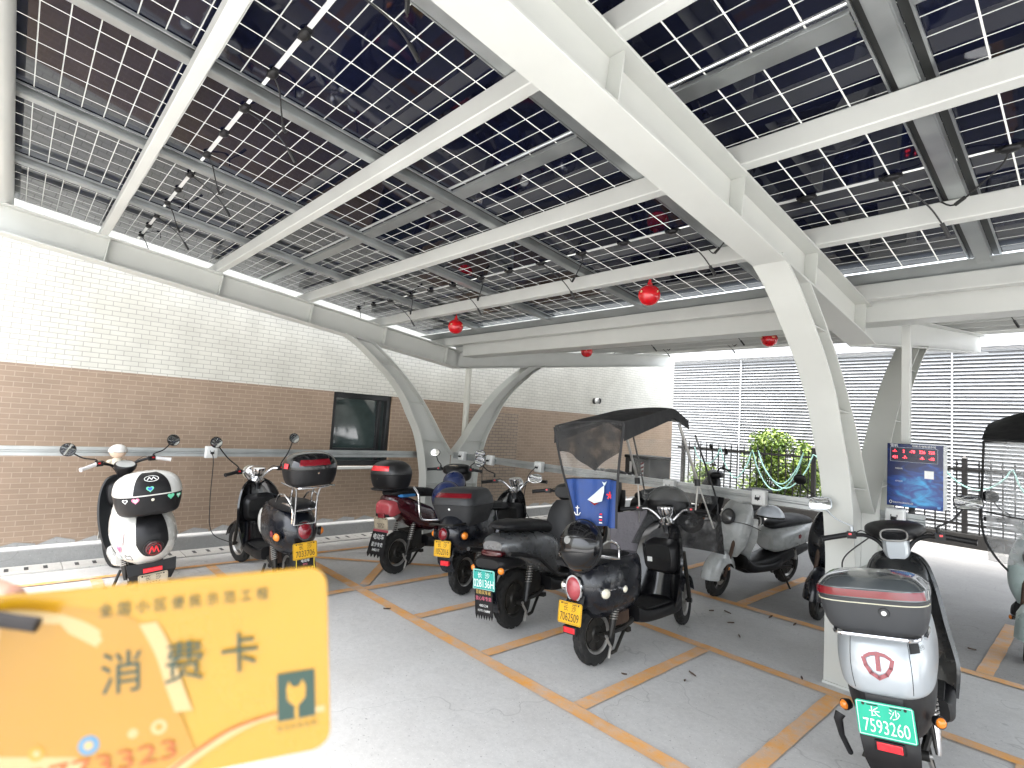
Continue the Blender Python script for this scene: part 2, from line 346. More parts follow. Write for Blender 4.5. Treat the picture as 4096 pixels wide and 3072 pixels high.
# ------------------------------------------------------------------ louvred wall behind the fence
LV = mat('louvre_white', (.44, .45, .46), .5, var=.02)
LVD = mat('louvre_shadow_gap', (.46, .47, .48), .6)
lw = thing('louvre_wall', 'white wall of horizontal louvre slats behind the spiked fence', 'wall', (0, 14, 0))
p = MB(); p.box((-4, .12, 2.6), (24, .1, 5.2), LVD); p.build('back_wall', lw)
p = MB(); z = .06
while z < 3.62:
    p.add([(-16, -.07, z), (8, -.07, z), (8, .0, z+.052), (-16, .0, z+.052), (-16, .06, z-.0), (8, .06, z-.0)], [(0, 1, 2, 3), (3, 2, 5, 4)], LV); p.add([(-16, -.069, z-.002), (8, -.069, z-.002), (8, .058, z-.002), (-16, .058, z-.002)], [(0, 1, 2, 3)], LVD); z += .0735
p.build('slat_panel', lw, smooth=False)
p = MB()
for x in (-15, -10.75, -6.46, -2.12, 2.2, 6.5): p.box((x, -.06, 1.84), (.03, .03, 3.6), LV)
p.build('cover_strip', lw)
p = MB(); p.box((-4, -.09, 3.78), (24, .14, .22), mat('flashing_grey', (.36, .37, .38), .5))
for i in range(18): p.box((-15+i*1.3, -.17, 3.78), (.03, .02, .22), LVD)
p.build('flashing', lw)

# ------------------------------------------------------------------ spiked fence
FEN = mat('fence_black', (.014, .013, .013), .5, .2, var=.2)
fn = thing('spiked_fence', 'black metal fence with spear tipped pales on a low dark wall', 'fence', (0, 12, 0))
p = MB(); p.box((-1.4, .08, .115), (11.6, .16, .23), mat('plinth_dark', (.014, .013, .012), .8, bump=.3)); p.build('plinth', fn, bevel=.01)
p = MB()
for z in (.38, 1.30): p.box((-1.5, .07, z), (11.2, .03, .045), FEN)
p.build('rail', fn)
pale = None; xs = [-6.95+.148*i for i in range(75)]; posts = [-6.95, -4.04, -1.665, .7, 3.1]
def dup(o, parent=None):
    c = o.copy(); C.objects.link(c)
    if parent: c.parent = parent
    return c
for x in xs:
    if min(abs(x-q) for q in posts) < .07: continue
    if pale is None:
        q = MB(); q.box((0, .07, .79), (.020, .020, 1.14), FEN); q.add([(-.022, .07, 1.38), (0, .048, 1.38), (.022, .07, 1.38), (0, .092, 1.38), (0, .07, 1.475), (0, .07, 1.345)], [(0, 1, 4), (1, 2, 4), (2, 3, 4), (3, 0, 4), (1, 0, 5), (2, 1, 5), (3, 2, 5), (0, 3, 5)], FEN)
        pale = q.build('pale', fn, smooth=False); o = pale
    else: o = dup(pale, fn)
    o.location.x = x
post = None
for x in posts:
    if post is None:
        q = MB(); q.box((0, .07, .86), (.075, .075, 1.26), FEN); q.add([(-.045, .025, 1.49), (.045, .025, 1.49), (.045, .115, 1.49), (-.045, .115, 1.49), (0, .07, 1.54)], [(0, 1, 4), (1, 2, 4), (2, 3, 4), (3, 0, 4), (3, 2, 1, 0)], FEN)
        post = q.build('post', fn, smooth=False); o = post
    else: o = dup(post, fn)
    o.location.x = x
# hose looped on the fence
HOSE = mat('hose_teal', (.24, .42, .38), .3, var=.1)
hp = []
def arc(pts): hp.extend(pts)
for (x0, x1, zt, zb_) in ((-6.60, -5.95, 1.33, .98), (-5.95, -5.25, 1.36, .72), (-5.25, -4.20, 1.36, .56), (-4.20, -5.10, 1.38, .70), (-5.10, -4.02, 1.36, .62), (-4.02, -3.0, 1.36, 1.15), (-3.0, -1.95, 1.37, 1.2), (-1.95, -1.05, 1.37, .98), (-1.05, -.3, 1.36, .8)):
    for i in range(12):
        a = i/12; hp.append((x0+(x1-x0)*a, 11.98-.03*(1+sin(len(hp)*.7)), zt-(zt-zb_)*sin(pi*a)**.75))
hb = MB(); hb.tube(hp, .013, HOSE, 8, sm=2); o = hb.build('garden_hose'); tag(o, 'pale teal hose looped in coils over the black fence', 'hose')
# bush behind the fence
LEAF = [mat('leaf_light', (.24, .33, .06), .5, var=.3), mat('leaf_mid', (.12, .20, .03), .5, var=.3), mat('leaf_dark', (.03, .065, .012), .55, var=.3)]
def bush(name, label, cx, cy, rx, ry, h, n, seed):
    random.seed(seed); r = thing(name, label, 'bush', (cx, cy, 0))
    st = MB()
    for i in range(7):
        a = random.uniform(0, 6.28); st.tube([(random.uniform(-.15, .15), 0, 0), (.3*rx*cos(a), .3*ry*sin(a), h*.4), (.75*rx*cos(a), .75*ry*sin(a), h*.85)], [.02, .006], mat('twig', (.10, .075, .05), .8), 6)
    st.build('stem', r); fo = MB()
    cl = [(random.uniform(-.8, .8)*rx, random.uniform(-.8, .8)*ry, random.uniform(.12, .95)*h, random.uniform(.16, .34)) for _ in range(34)]
    for i in range(n):
        c = random.choice(cl); d = Vector((random.gauss(0, 1), random.gauss(0, 1), random.gauss(0, 1))).normalized()*c[3]*random.random()**.4
        q = Vector(c[:3])+d
        if q.z < .03: continue
        s_ = random.uniform(.03, .06); M = T(q) @ Euler((random.uniform(-1, 1), random.uniform(-1, 1), random.uniform(0, 6.3))).to_matrix().to_4x4()
        k_ = 0 if random.random() < .45+.3*d.z/.3 else (1 if random.random() < .6 else 2)
        fo.add([(-s_, 0, 0), (0, -s_*.5, .006), (s_, 0, 0), (0, s_*.5, .006)], [(0, 1, 2, 3)], LEAF[k_], M)
    fo.build('foliage', r, smooth=False); return r
bush('bush', 'leafy green bush showing through the black fence pales', -4.85, 12.75, .80, .42, 1.66, 9000, 5)
bush('bush', 'low green bush at the brick corner end of the fence', -6.75, 12.7, .35, .35, .95, 1400, 9)

# ------------------------------------------------------------------ carport
cp = thing('solar_carport', 'white steel carport with curved double arm columns carrying solar panels', 'carport')
SL = radians(6.97); YC = 4.64; ZB = 2.346; TS = math.tan(SL)
RXS = (-6.29, -1.23, 3.83)
def RM(x, side): # beam frame: +X across, +Y up the slope away from the valley, +Z normal
    M = T((x, YC, ZB)) @ RZ(pi if side < 0 else 0) @ RX(SL); return M
def ibeam(mb, L, s0, h, wd, M, st=()):
    mb.box((0, (s0+L)/2, .006), (wd, L-s0, .012), STEEL, M); mb.box((0, (s0+L)/2, h-.006), (wd, L-s0, .012), STEEL, M); mb.box((0, (s0+L)/2, h/2), (.010, L-s0, h-.024), STEEL, M)
    for s in st:
        for q in (-1, 1): mb.prism([(q*.005, 0), (q*wd*.42, 0), (q*wd*.42, h-.03), (q*wd*.34, h-.024), (q*.005, h-.024)], .008, STEEL, M @ T((0, s, .012)) @ RX(pi/2))
for x in RXS:
    for side in (-1, 1):
        b = MB(); ibeam(b, 5.28 if side < 0 else 5.6, -.02, .25, .18, RM(x, side), [.25+.98*i for i in range(6)] if side < 0 else []); b.build('rafter', cp, bevel=.002, seg=1)
# arch columns
front = [(2.90, 2.575), (3.12, 2.46), (3.42, 2.235), (3.60, 2.08), (3.78, 1.872), (3.905, 1.657), (4.037, 1.43), (4.115, 1.205), (4.17, .96), (4.195, .80), (4.20, .4), (4.20, 0)]
upper = [(3.28, 2.53), (3.42, 2.43), (3.62, 2.28), (3.84, 2.09), (4.05, 1.87), (4.25, 1.62), (4.42, 1.38), (4.55, 1.22), (4.64, 1.12)]
FD = catmull(front, 4); UP = catmull(upper, 4)
def flange(mb, pts, xw, th, inward, x):
    rows = []
    for i, (y, z) in enumerate(pts):
        a = Vector(pts[min(i+1, len(pts)-1)])-Vector(pts[max(i-1, 0)]); n = Vector((-a.y, a.x)).normalized()*inward*th
        rows.append([(x-xw/2, y, z), (x+xw/2, y, z), (x+xw/2, y+n.x, z+n.y), (x-xw/2, y+n.x, z+n.y)])
    mb.grid(rows, STEEL, True, None, True)
for x in RXS:
    col = bpy.data.objects.new('column', None); C.objects.link(col); col.parent = cp; col['label'] = 'white arched double arm column'
    for sgn in (1, -1):
        A = MB(); f_ = [(y if sgn > 0 else 2*YC-y, z) for y, z in FD]; u_ = [(y if sgn > 0 else 2*YC-y, z) for y, z in UP]
        flange(A, f_, .18, .014, 1 if sgn > 0 else -1, x); flange(A, u_, .18, .012, -1 if sgn > 0 else 1, x)
        poly = f_+[(YC, 0)]+u_[::-1]; vs = [(x-.005, *q) for q in poly]+[(x+.005, *q) for q in poly]; n = len(poly)
        # web strip: quads between the two flanges
        nf, nu = len(f_), len(u_); rows = []
        for i in range(41):
            t = i/40; a = f_[min(nf-1, int(t*(nf-1)+.5))]
            if t < .72: b_ = u_[min(nu-1, int(t/.72*(nu-1)+.5))]
            else: b_ = (YC, 1.12*(1-(t-.72)/.28))
            a, b_ = (a[0]+(b_[0]-a[0])*.03, a[1]+(b_[1]-a[1])*.03), (b_[0]+(a[0]-b_[0])*.02, b_[1]+(a[1]-b_[1])*.02)
            rows.append([(x-.005, *a), (x+.005, *a), (x+.005, *b_), (x-.005, *b_)])
        A.grid(rows, STEELB, True, None, True)
        for t in (.18, .40, .6):
            a = Vector(f_[int(t*(nf-1))]); b_ = Vector(u_[min(nu-1, int(t/.72*(nu-1)))])
            d = (b_-a); L_ = d.length; ang = math.atan2(d.y, d.x)
            A.box((0, L_/2, 0), (.15, L_-.03, .008), STEEL, T((x, a.x, a.y)) @ RX(ang))
        A.build('arch_arm', col, bevel=.0015, seg=1)
    A = MB(); A.box((x, YC, .008), (.19, .9, .016), STEELB); A.build('base_plate', col); A = MB(); A.box((x, YC, .72), (.17, .84, .010), STEEL); A.build('stiffener', col)
# purlins (rest on the rafters), spine beam, valley trims
XA, XB = -6.62, 4.2
def purlin(s0, side, h0=.250, hh=.112, wd=.062):
    b = MB(); M = RM(0, side); sx = 1 if side > 0 else -1
    xa, xb = (XA, XB) if side > 0 else (-XB, -XA)
    b.box(((xa+xb)/2, s0, h0+hh/2), (xb-xa, wd, hh), STEELB, M); return b.build('purlin', cp, bevel=.006)
SP = [(4.64-y)/cos(SL) for y in (4.37, 3.375, 2.40, 1.43, .455, -.50)]
for s0 in SP:
    purlin(s0, 1)
    if s0 < 5: purlin(s0, -1)
b = MB(); b.tube([(-6.85, -.215, 3.255), (4.2, -.215, 3.255)], .072, STEELB, 24); b.build('eave_pipe', cp)
b = MB(); b.box(((XA+XB)/2+.3, 4.61, 2.568), (XB-XA-.66, .22, .158), STEELB)
b.box(((XA+XB)/2+.3, 4.61, 2.652), (XB-XA-.66, .26, .010), STEELB); b.build('spine_beam', cp, bevel=.004)
b = MB(); b.add([(XA, 4.20, 2.772), (XB, 4.20, 2.772), (XB, 4.40, 2.748), (XA, 4.40, 2.748), (XA, 4.40, 2.70), (XB, 4.40, 2.70), (XA, 5.06, 2.70), (XB, 5.06, 2.70), (XA, 5.06, 2.772), (XB, 5.06, 2.772)], [(0, 1, 2, 3), (3, 2, 5, 4), (4, 5, 7, 6), (6, 7, 9, 8)], GALVD)
b.build('valley_gutter', cp)
# galvanised rails under the panel joints (hat section) and cross members
RAILX = [-.495-1.22*i for i in range(-3, 6)]
HP = .372
LIP_SHADE = mat('rail_lip_shade', (.035, .037, .036), .45, .3, var=.2)  # galvanised lips coloured dark: shade beneath the panels is put into the colour
for side in (-1, 1):
    for x in RAILX[:-1]:
        b = MB(); M = RM(x, side); s0, s1 = .40, 5.22
        for c, d in (((0, (s0+s1)/2, .366), (.062, s1-s0, .006)), ((-.034, (s0+s1)/2, .388), (.005, s1-s0, .044)), ((.034, (s0+s1)/2, .388), (.005, s1-s0, .044)), ((-.076, (s0+s1)/2, .402), (.009, s1-s0, .012)), ((.076, (s0+s1)/2, .402), (.009, s1-s0, .012))): b.box(c, d, GALV, M)
        for q in (-.057, .057): b.box((q, (s0+s1)/2, .409), (.036, s1-s0, .004), LIP_SHADE, M)
        b.build('channel_rail', cp)
SG = (4.64-1.905)/cos(SL)   # gap between the two panel rows
for side in (-1, 1):
    for i in range(len(RAILX)-1):
        xm = (RAILX[i]+RAILX[i+1])/2; b = MB(); M = RM(xm, side)
        b.box((0, SG-.065, .392), (1.055, .085, .008), GALV, M); b.box((0, SG-.024, .400), (1.055, .006, .024), GALV, M); b.build('cross_member', cp)
# downpipe and small post
b = MB(); b.lathe([(0, .045), (1.62, .045)], mat('downpipe_white', (.66, .66, .60), .4), 20, T((-6.47, 5.0, .86))); b.build('downpipe', cp)
b = MB(); b.box((-1.005, 4.86, 1.95), (.055, .055, 1.22), STEELB); b.build('sign_post', cp, bevel=.004)

# solar panels
def panel_mats():
    out = []
    for top in (0, 1):
        M = bpy.data.materials.new('solar_cells_top' if top else 'solar_cells'); M.use_nodes = True; t = M.node_tree; L = t.links; b = t.nodes['Principled BSDF']; outn = t.nodes['Material Output']
        tc = N(t, 'ShaderNodeTexCoord'); sx = N(t, 'ShaderNodeSeparateXYZ'); L.new(tc.outputs['Object'], sx.inputs[0])
        def mth(op, a, v=None):
            m_ = N(t, 'ShaderNodeMath', operation=op)
            if isinstance(a, (int, float)): m_.inputs[0].default_value = a
            else: L.new(a, m_.inputs[0])
            if v is not None:
                if isinstance(v, (int, float)): m_.inputs[1].default_value = v
                else: L.new(v, m_.inputs[1])
            return m_.outputs[0]
        def line(ax, pitch, half, off=0):
            u = mth('DIVIDE', mth('ADD', sx.outputs[ax], off), pitch); u = mth('SUBTRACT', u, mth('ROUND', u)); return mth('LESS_THAN', mth('MULTIPLY', mth('ABSOLUTE', u), pitch), half)
        lx = line('X', .193, .0036); ly = line('Y', .108, .0027, .0)
        ex = mth('GREATER_THAN', mth('ABSOLUTE', sx.outputs['X']), .585); ey = mth('GREATER_THAN', mth('ABSOLUTE', sx.outputs['Y']), 1.148)
        cy = mth('LESS_THAN', mth('ABSOLUTE', sx.outputs['Y']), .009)
        msk = mth('MAXIMUM', mth('MAXIMUM', lx, ly), mth('MAXIMUM', cy, 0))
        nz = N(t, 'ShaderNodeTexNoise'); nz.inputs['Scale'].default_value = 2.5; L.new(tc.outputs['Object'], nz.inputs['Vector'])
        cr = N(t, 'ShaderNodeValToRGB'); cr.color_ramp.elements[0].color = (.003, .0035, .009, 1); cr.color_ramp.elements[1].color = (.007, .009, .026, 1); L.new(nz.outputs['Fac'], cr.inputs[0]); L.new(cr.outputs[0], b.inputs['Base Color'])
        b.inputs['Roughness'].default_value = .035; b.inputs['IOR'].default_value = 1.52
        if top: tr = N(t, 'ShaderNodeBsdfTransparent'); tr.inputs[0].default_value = (.9, .9, .9, 1)
        else: tr = N(t, 'ShaderNodeBsdfTranslucent'); tr.inputs[0].default_value = (.20, .205, .19, 1)
        ad = tr
        if not top:
            ad = N(t, 'ShaderNodeAddShader'); df = N(t, 'ShaderNodeBsdfDiffuse'); df.inputs[0].default_value = (.24, .24, .225, 1); L.new(tr.outputs[0], ad.inputs[0]); L.new(df.outputs[0], ad.inputs[1])
        mx = N(t, 'ShaderNodeMixShader'); L.new(msk, mx.inputs[0]); L.new(b.outputs[0], mx.inputs[1]); L.new(ad.outputs[0], mx.inputs[2]); L.new(mx.outputs[0], outn.inputs[0])
        out.append(M)
    return out
PBOT, PTOP = panel_mats()
FRAME = mat('panel_frame', (.55, .56, .55), .35, .8)
def panel_mesh():
    p = MB(); hx, hy, th = .6, 1.165, .008
    p.add([(-hx, -hy, 0), (hx, -hy, 0), (hx, hy, 0), (-hx, hy, 0)], [(3, 2, 1, 0)], PBOT); p.add([(-hx, -hy, th), (hx, -hy, th), (hx, hy, th), (-hx, hy, th)], [(0, 1, 2, 3)], PTOP)
    for c, d in (((0, -hy-.003, .004), (2*hx+.012, .006, .014)), ((0, hy+.003, .004), (2*hx+.012, .006, .014)), ((-hx-.003, 0, .004), (.006, 2*hy, .014)), ((hx+.003, 0, .004), (.006, 2*hy, .014))): p.box(c, d, FRAME)
    return p
ordw = ['', 'first', 'second', 'third', 'fourth', 'fifth', 'sixth', 'seventh', 'eighth']
PROTO = None
def dup_thing(o):
    c = dup(o)
    for ch in o.children:
        q = dup(ch, c)
        for g2 in ch.children: dup(g2, q)
    return c
for side in (-1, 1):
    for row in (0, 1):
        sc = ((SG-.012)+(4.64-4.215)/cos(SL))/2 if row == 0 else SG+.012+1.168
        for i in range(len(RAILX)-1):
            xm = (RAILX[i]+RAILX[i+1])/2
            nm = {(-1, 0): 'in the row just before the spine beam', (-1, 1): 'in the row over the parking lane', (1, 0): 'in the row just past the spine beam', (1, 1): 'in the last row before the fence'}[(side, row)]
            lab = f'{ordw[8-i]} dark solar panel from the brick wall {nm}'
            if PROTO is None:
                PROTO = bpy.data.objects.new('solar_module', None); C.objects.link(PROTO); pn = PROTO
                panel_mesh().build('glass_laminate', pn, smooth=False)
                jb = MB()
                for q in (-.39, 0, .39):
                    j = MB(); j.ell((q, 0, -.012), (.040, .026, .016), BLK, 14, 8); j.box((q, 0, -.006), (.10, .03, .010), BLK); jo = j.build('junction_box', pn)
                cb = MB(); cb.tube([(.60, -.16, -.145), (.56, -.135, -.13)], .009, CABLE, 8); cb.tube([(.39, .0, -.014), (.42, -.05, -.05), (.50, -.10, -.10), (.60, -.16, -.145), (.66, -.19, -.10)], .0042, CABLE, 6, sm=4)
                cb.build('cable', pn); cb = MB(); cb.tube([(-.39, .0, -.014), (-.45, -.07, -.06), (-.52, -.16, -.13), (-.56, -.22, -.20)], .0042, CABLE, 6, sm=4)
                cb.tube([(-.56, -.22, -.20), (-.585, -.26, -.26)], .010, CABLE, 8); cb.build('cable', pn)
                lb = MB(); lb.box((-.20, .0, -.003), (.30, .022, .003), PVC); lb.box((.2, 0, -.003), (.30, .022, .003), PVC); lb.build('busbar_cover', pn)
            else: pn = dup_thing(PROTO)
            tag(pn, lab, 'solar panel', 'solar panels on the carport roof')
            pn.matrix_world = RM(xm, side) @ T((0, sc, .4125)) @ (RZ(pi) if side > 0 else Matrix())

# ------------------------------------------------------------------ socket rails, sockets, sign, lanterns
def railbar(name, label, p, q, z, supports=()):
    a = Vector((*p, z)); b_ = Vector((*q, z)); d = b_-a; L_ = d.length; M = T(a) @ RZ(math.atan2(d.y, d.x)); b = MB()
    prof = [(-.0205, -.04), (-.0205, .04), (.0, .04), (.012, .018), (.012, -.018), (0, -.04)]
    b.grid([[(x_, y_, z_) for y_, z_ in [(-.02, -.042), (-.02, -.012), (-.012, -.006), (-.012, .006), (-.02, .012), (-.02, .042), (.02, .042), (.02, -.042)]] for x_ in (0, L_)], GALV, True, M, True)
    for q in supports: b.box((q, .01, -z/2-.02), (.04, .04, z-.04), GALVD, M)
    return tag(b.build(name, smooth=False), label, 'rail', 'galvanised charging rails')
railbar('charging_rail', 'galvanised charging rail running along the brick wall past the window', (-6.45, -2.5), (-6.45, 4.25), 1.108, (.1, 2.0))
railbar('charging_rail', 'galvanised charging rail between the two arched columns', (-6.2, 4.64), (-1.33, 4.64), 1.122)
railbar('charging_rail', 'short galvanised rail stub beyond the near arched column under the sign', (-1.12, 4.7), (-.86, 4.7), 1.105)
def socket(x, y, z, rz, label, screw=True):
    r = thing('socket_box', label, 'socket', (x, y, z), (0, 0, rz), 'white socket boxes on the charging rails')
    b = MB(); b.grid([[(-.058*k, yy, -.062*k), (.058*k, yy, -.062*k), (.058*k, yy, .062*k), (-.058*k, yy, .062*k)] for yy, k in ((.0, 1), (-.05, 1), (-.065, .9))], PVC, True, None, True); b.build('housing', r, bevel=.008)
    b = MB(); b.box((0, -.066, .0), (.07, .006, .07), PVC)
    for a, c in ((.018, .012), (-.018, .012), (0, -.018)): b.box((a, -.0695, c), (.006, .002, .016), INK)
    b.build('face_plate', r, bevel=.002); b = MB(); b.box((.0, -.08, -.005), (.032, .03, .022), BLK); b.build('plug', r, bevel=.004); return r
socket(-6.425, 1.60, 1.115, pi/2, 'white socket box with a plug on the wall side rail between the two wall scooters')
socket(-5.36, 4.62, 1.125, 0, 'white socket box on the rail just past the far arched column')
socket(-4.48, 4.62, 1.125, 0, 'white socket box on the rail above the black scooter with chrome bars')
socket(-2.77, 4.62, 1.115, 0, 'white socket box on the rail seen under the rain canopy')
socket(-1.94, 4.62, 1.125, 0, 'white socket box with a number sticker above the pale grey scooter')
socket(-1.02, 4.68, 1.115, 0, 'white socket box right below the blue display panel')
socket(-5.95, 4.62, 1.13, 0, 'white socket box tucked against the far arched column')
def cable(pts, label, r=.0045):
    b = MB(); b.tube(pts, r, CABLE, 7, sm=8); return tag(b.build('charging_cable'), label, 'cable', 'charging cables')
cable([(-6.34, 1.60, 1.10), (-6.31, 1.61, 1.0), (-6.33, 1.62, .6), (-6.33, 1.66, .30), (-6.25, 1.80, .20), (-6.05, 1.95, .19), (-5.7, 2.0, .30)], 'thin black charging cable hanging from the wall socket to the scooter by the window')
cable([(-1.02, 4.59, 1.11), (-1.04, 4.5, 1.06), (-1.10, 4.3, .98), (-1.12, 3.9, .90), (-1.0, 3.5, .86), (-.86, 3.2, .75)], 'charging cable drooping from the socket under the sign to the silver scooter')
cable([(-2.77, 4.53, 1.11), (-2.80, 4.50, 1.05), (-2.8, 4.5, .9), (-2.7, 4.7, .82), (-2.4, 5.2, .80), (-2.35, 5.6, .7)], 'charging cable hanging from the socket behind the rain canopy')
cable([(-5.36, 4.53, 1.12), (-5.40, 4.50, 1.0), (-5.40, 4.5, .75), (-5.3, 4.3, .6)], 'charging cable below the socket by the far arched column')
cable([(-4.48, 4.53, 1.12), (-4.55, 4.48, 1.0), (-4.56, 4.45, .7), (-4.4, 4.4, .55)], 'charging cable below the socket above the chrome bar scooter')

# display panel on the post
sg = thing('display_panel', 'blue charging display panel with red digits on the post beside the near column', 'display panel', (-.925, 4.72, 1.41))
HW, HH = .162, .222
b = MB(); b.box((0, .07, 0), (2*HW, .14, 2*HH), mat('cabinet_grey', (.60, .62, .61), .4)); b.build('cabinet', sg, bevel=.008)
def sign_mat():
    M = bpy.data.materials.new('sign_print'); M.use_nodes = True; t = M.node_tree; L = t.links; b = t.nodes['Principled BSDF']; tc = N(t, 'ShaderNodeTexCoord')
    mp = N(t, 'ShaderNodeMapping'); mp.inputs['Rotation'].default_value = (0, .6, 0); mp.inputs['Scale'].default_value = (4, 1, 9); L.new(tc.outputs['Object'], mp.inputs['Vector'])
    nz = N(t, 'ShaderNodeTexNoise'); nz.inputs['Scale'].default_value = 2.2; nz.inputs['Detail'].default_value = 6; nz.inputs['Distortion'].default_value = 1.4; L.new(mp.outputs[0], nz.inputs['Vector'])
    vd = N(t, 'ShaderNodeVectorMath', operation='DISTANCE'); vd.inputs[1].default_value = (.03, 0, -.12); L.new(tc.outputs['Object'], vd.inputs[0])
    mr = N(t, 'ShaderNodeMapRange'); mr.inputs[1].default_value = .03; mr.inputs[2].default_value = .24; mr.inputs[3].default_value = .36; mr.inputs[4].default_value = -.12; L.new(vd.outputs['Value'], mr.inputs[0])
    ad = N(t, 'ShaderNodeMath', operation='ADD'); L.new(nz.outputs['Fac'], ad.inputs[0]); L.new(mr.outputs[0], ad.inputs[1])
    cr = N(t, 'ShaderNodeValToRGB'); e = cr.color_ramp.elements; e[0].position = .42; e[0].color = (.004, .012, .07, 1); e[1].position = .95; e[1].color = (.03, .34, .66, 1)
    q = e.new(.66); q.color = (.006, .05, .26, 1); L.new(ad.outputs[0], cr.inputs[0]); L.new(cr.outputs[0], b.inputs['Base Color']); b.inputs['Roughness'].default_value = .25
    return M
b = MB(); b.box((0, -.003, 0), (2*HW, .006, 2*HH), sign_mat()); fp = b.build('face_plate', sg, bevel=.002)
SGF = frame((0, -.0065, 0), (0, -1, 0)); SB = mat('sign_band', (.006, .008, .03), .3)
b = MB(); b.prism([(-HW+.02, .095), (HW-.03, .095), (HW-.03, .195), (-HW+.02, .195)], .001, SB, SGF)
LG = mat('sign_line', (.35, .40, .5), .4)
for p_, q_ in (((-HW+.02, .095), (HW-.03, .095)), ((-HW+.02, .195), (HW-.03, .195)), ((-HW+.02, .095), (-HW+.02, .195)), ((HW-.03, .095), (HW-.03, .195))): b.ribbon([p_, q_], .002, .0015, LG, SGF)
b.build('display_window', fp)
b = MB(); LED = emis('led_red', (1, .03, .04), 2.2)
for s_, x_, y_ in (('-1-', -.115, .168), ('2', -.062, .168), ('-78', -.012, .168), ('226', .045, .168), ('720', .098, .168), ('451', -.112, .125), ('-7-', -.055, .125), ('-9-', .045, .125), ('-10', .098, .125)): b.text(s_, .027, LED, SGF @ T((x_, y_, 0)), .0028, .85)
b.build('digits', fp, smooth=False)
b = MB()
for s_, sz, x_, y_ in (('雪帆', .024, -.12, .207), ('智能充电管理系统', .017, .055, .207), ('智能充电', .011, -.09, .045), ('扫码支付', .011, -.09, -.045), ('智能充电设备有限公司', .012, -.065, -.197)): b.text(s_, sz, WINK, SGF @ T((x_, y_, 0)), .0015)
b.ribbon([(-.145, -.19), (-.138, -.184), (-.131, -.19), (-.131, -.2), (-.138, -.206), (-.145, -.2), (-.145, -.19)], .003, .001, WINK, SGF)
b.build('lettering', fp, smooth=False)
b = MB(); b.prism([(.058, -.012), (.110, -.012), (.110, .042), (.058, .042)], .001, WINK, SGF); b.prism([(.130, -.21), (.148, -.21), (.148, -.196), (.130, -.196)], .001, mat('sticker_blue', (.1, .3, .6), .4), SGF); b.build('sticker', fp, smooth=False)
b = MB(); b.tube([(-.02, .03, -HH), (-.02, .0, -.27), (-.06, .0, -.31), (-.10, .01, -.31)], .018, GREYP, 10, sm=4); b.build('conduit', sg)

# red lanterns
LANT = mat('lantern_red', (.55, .006, .012), .22, coat=.5, var=.15, vscale=14)
def lantern(x, y, z, zt, label):
    r = thing('red_lantern', label, 'lantern', (x, y, z), (0, 0, random.uniform(0, 3)), 'round red lanterns hanging from the purlins')
    b = MB(); n = 32; rows = []
    for i in range(1, 16):
        a = pi*i/16; rows.append([(.082*(1+.018*cos(8*2*pi*j/n))*sin(a)*cos(2*pi*j/n), .082*(1+.018*cos(8*2*pi*j/n))*sin(a)*sin(2*pi*j/n), -.078*cos(a)) for j in range(n)])
    b.grid(rows, LANT, True, None, True); b.build('globe', r)
    b = MB(); b.lathe([(.072, .022), (.088, .020), (.098, .012), (.115, .010)], LANT, 12); b.build('cap', r)
    b = MB(); b.tube([(0, 0, .11), (0, 0, zt-z)], .0025, LANT, 5); b.build('string', r)
    b = MB()
    for k_ in range(4): b.box((.0815*cos(k_*1.57+.5), .0815*sin(k_*1.57+.5), .012), (.006, .03, .012), mat('gold_print', (.7, .45, .25), .4), None)
    b.build('label_print', r); return r
lantern(-4.69, 3.41, 2.60, 2.74, 'red lantern under the purlin close to the far arched column')
lantern(-2.29, 3.41, 2.617, 2.74, 'red lantern under the purlin beside the near arched column')
lantern(-4.92, 5.86, 2.675, 2.80, 'red lantern half hidden behind the spine beam above the pale pilaster')
lantern(-2.42, 5.86, 2.665, 2.80, 'red lantern half hidden behind the spine beam beside the near column')

# ------------------------------------------------------------------ scooters
def zring(st, n):
    """st rows: (z, x_rear, x_front, half_width, exponent)"""
    rows = []
    for z, xr, xf, hw, e in st:
        cx, a = (xr+xf)/2, (xf-xr)/2; r = []
        for k in range(n):
            t = 2*pi*k/n; c, s = cos(t), sin(t); r.append((cx+a*math.copysign(abs(c)**(2/e), c), hw*math.copysign(abs(s)**(2/e), s), z))
        rows.append(r)
    return rows
def zloft(b, st, mt, n=40, sub=4, M=None):
    b.grid(zring(catmull(st, sub), n), mt, True, M, True); return b
def zpoint(st, z, th, off=0):
    S = catmull(st, 12)
    def at(z, th):
        i = max(0, min(len(S)-2, next((k for k in range(len(S)-1) if S[k+1][0] >= z), len(S)-2))); a, c = S[i], S[i+1]; u = 0 if c[0] == a[0] else (z-a[0])/(c[0]-a[0])
        q = tuple(p+(w_-p)*u for p, w_ in zip(a, c)); cx, ax = (q[1]+q[2])/2, (q[2]-q[1])/2; e = q[4]; cc, ss = cos(th), sin(th)
        return Vector((cx+ax*math.copysign(abs(cc)**(2/e), cc), q[3]*math.copysign(abs(ss)**(2/e), ss), z))
    p = at(z, th); dt = at(z, th+.05)-at(z, th-.05); dz = at(z+.01, th)-at(z-.01, th); nn = dt.cross(dz).normalized()
    return p+nn*off, nn
def zpatch(b, st, zs, th, mt, off=.003, nth=10, nz=8):
    """strip lying on the lofted surface; zs(t) gives (z0,z1) or a fixed pair, angles in degrees about the rear (180)"""
    rows = []
    for i in range(nth+1):
        a = radians(th[0]+(th[1]-th[0])*i/nth); z0, z1 = zs(i/nth) if callable(zs) else zs
        rows.append([tuple(zpoint(st, z0+(z1-z0)*j/nz, a, off)[0]) for j in range(nz+1)])
    return b.sheet(rows, off+.004, mt)
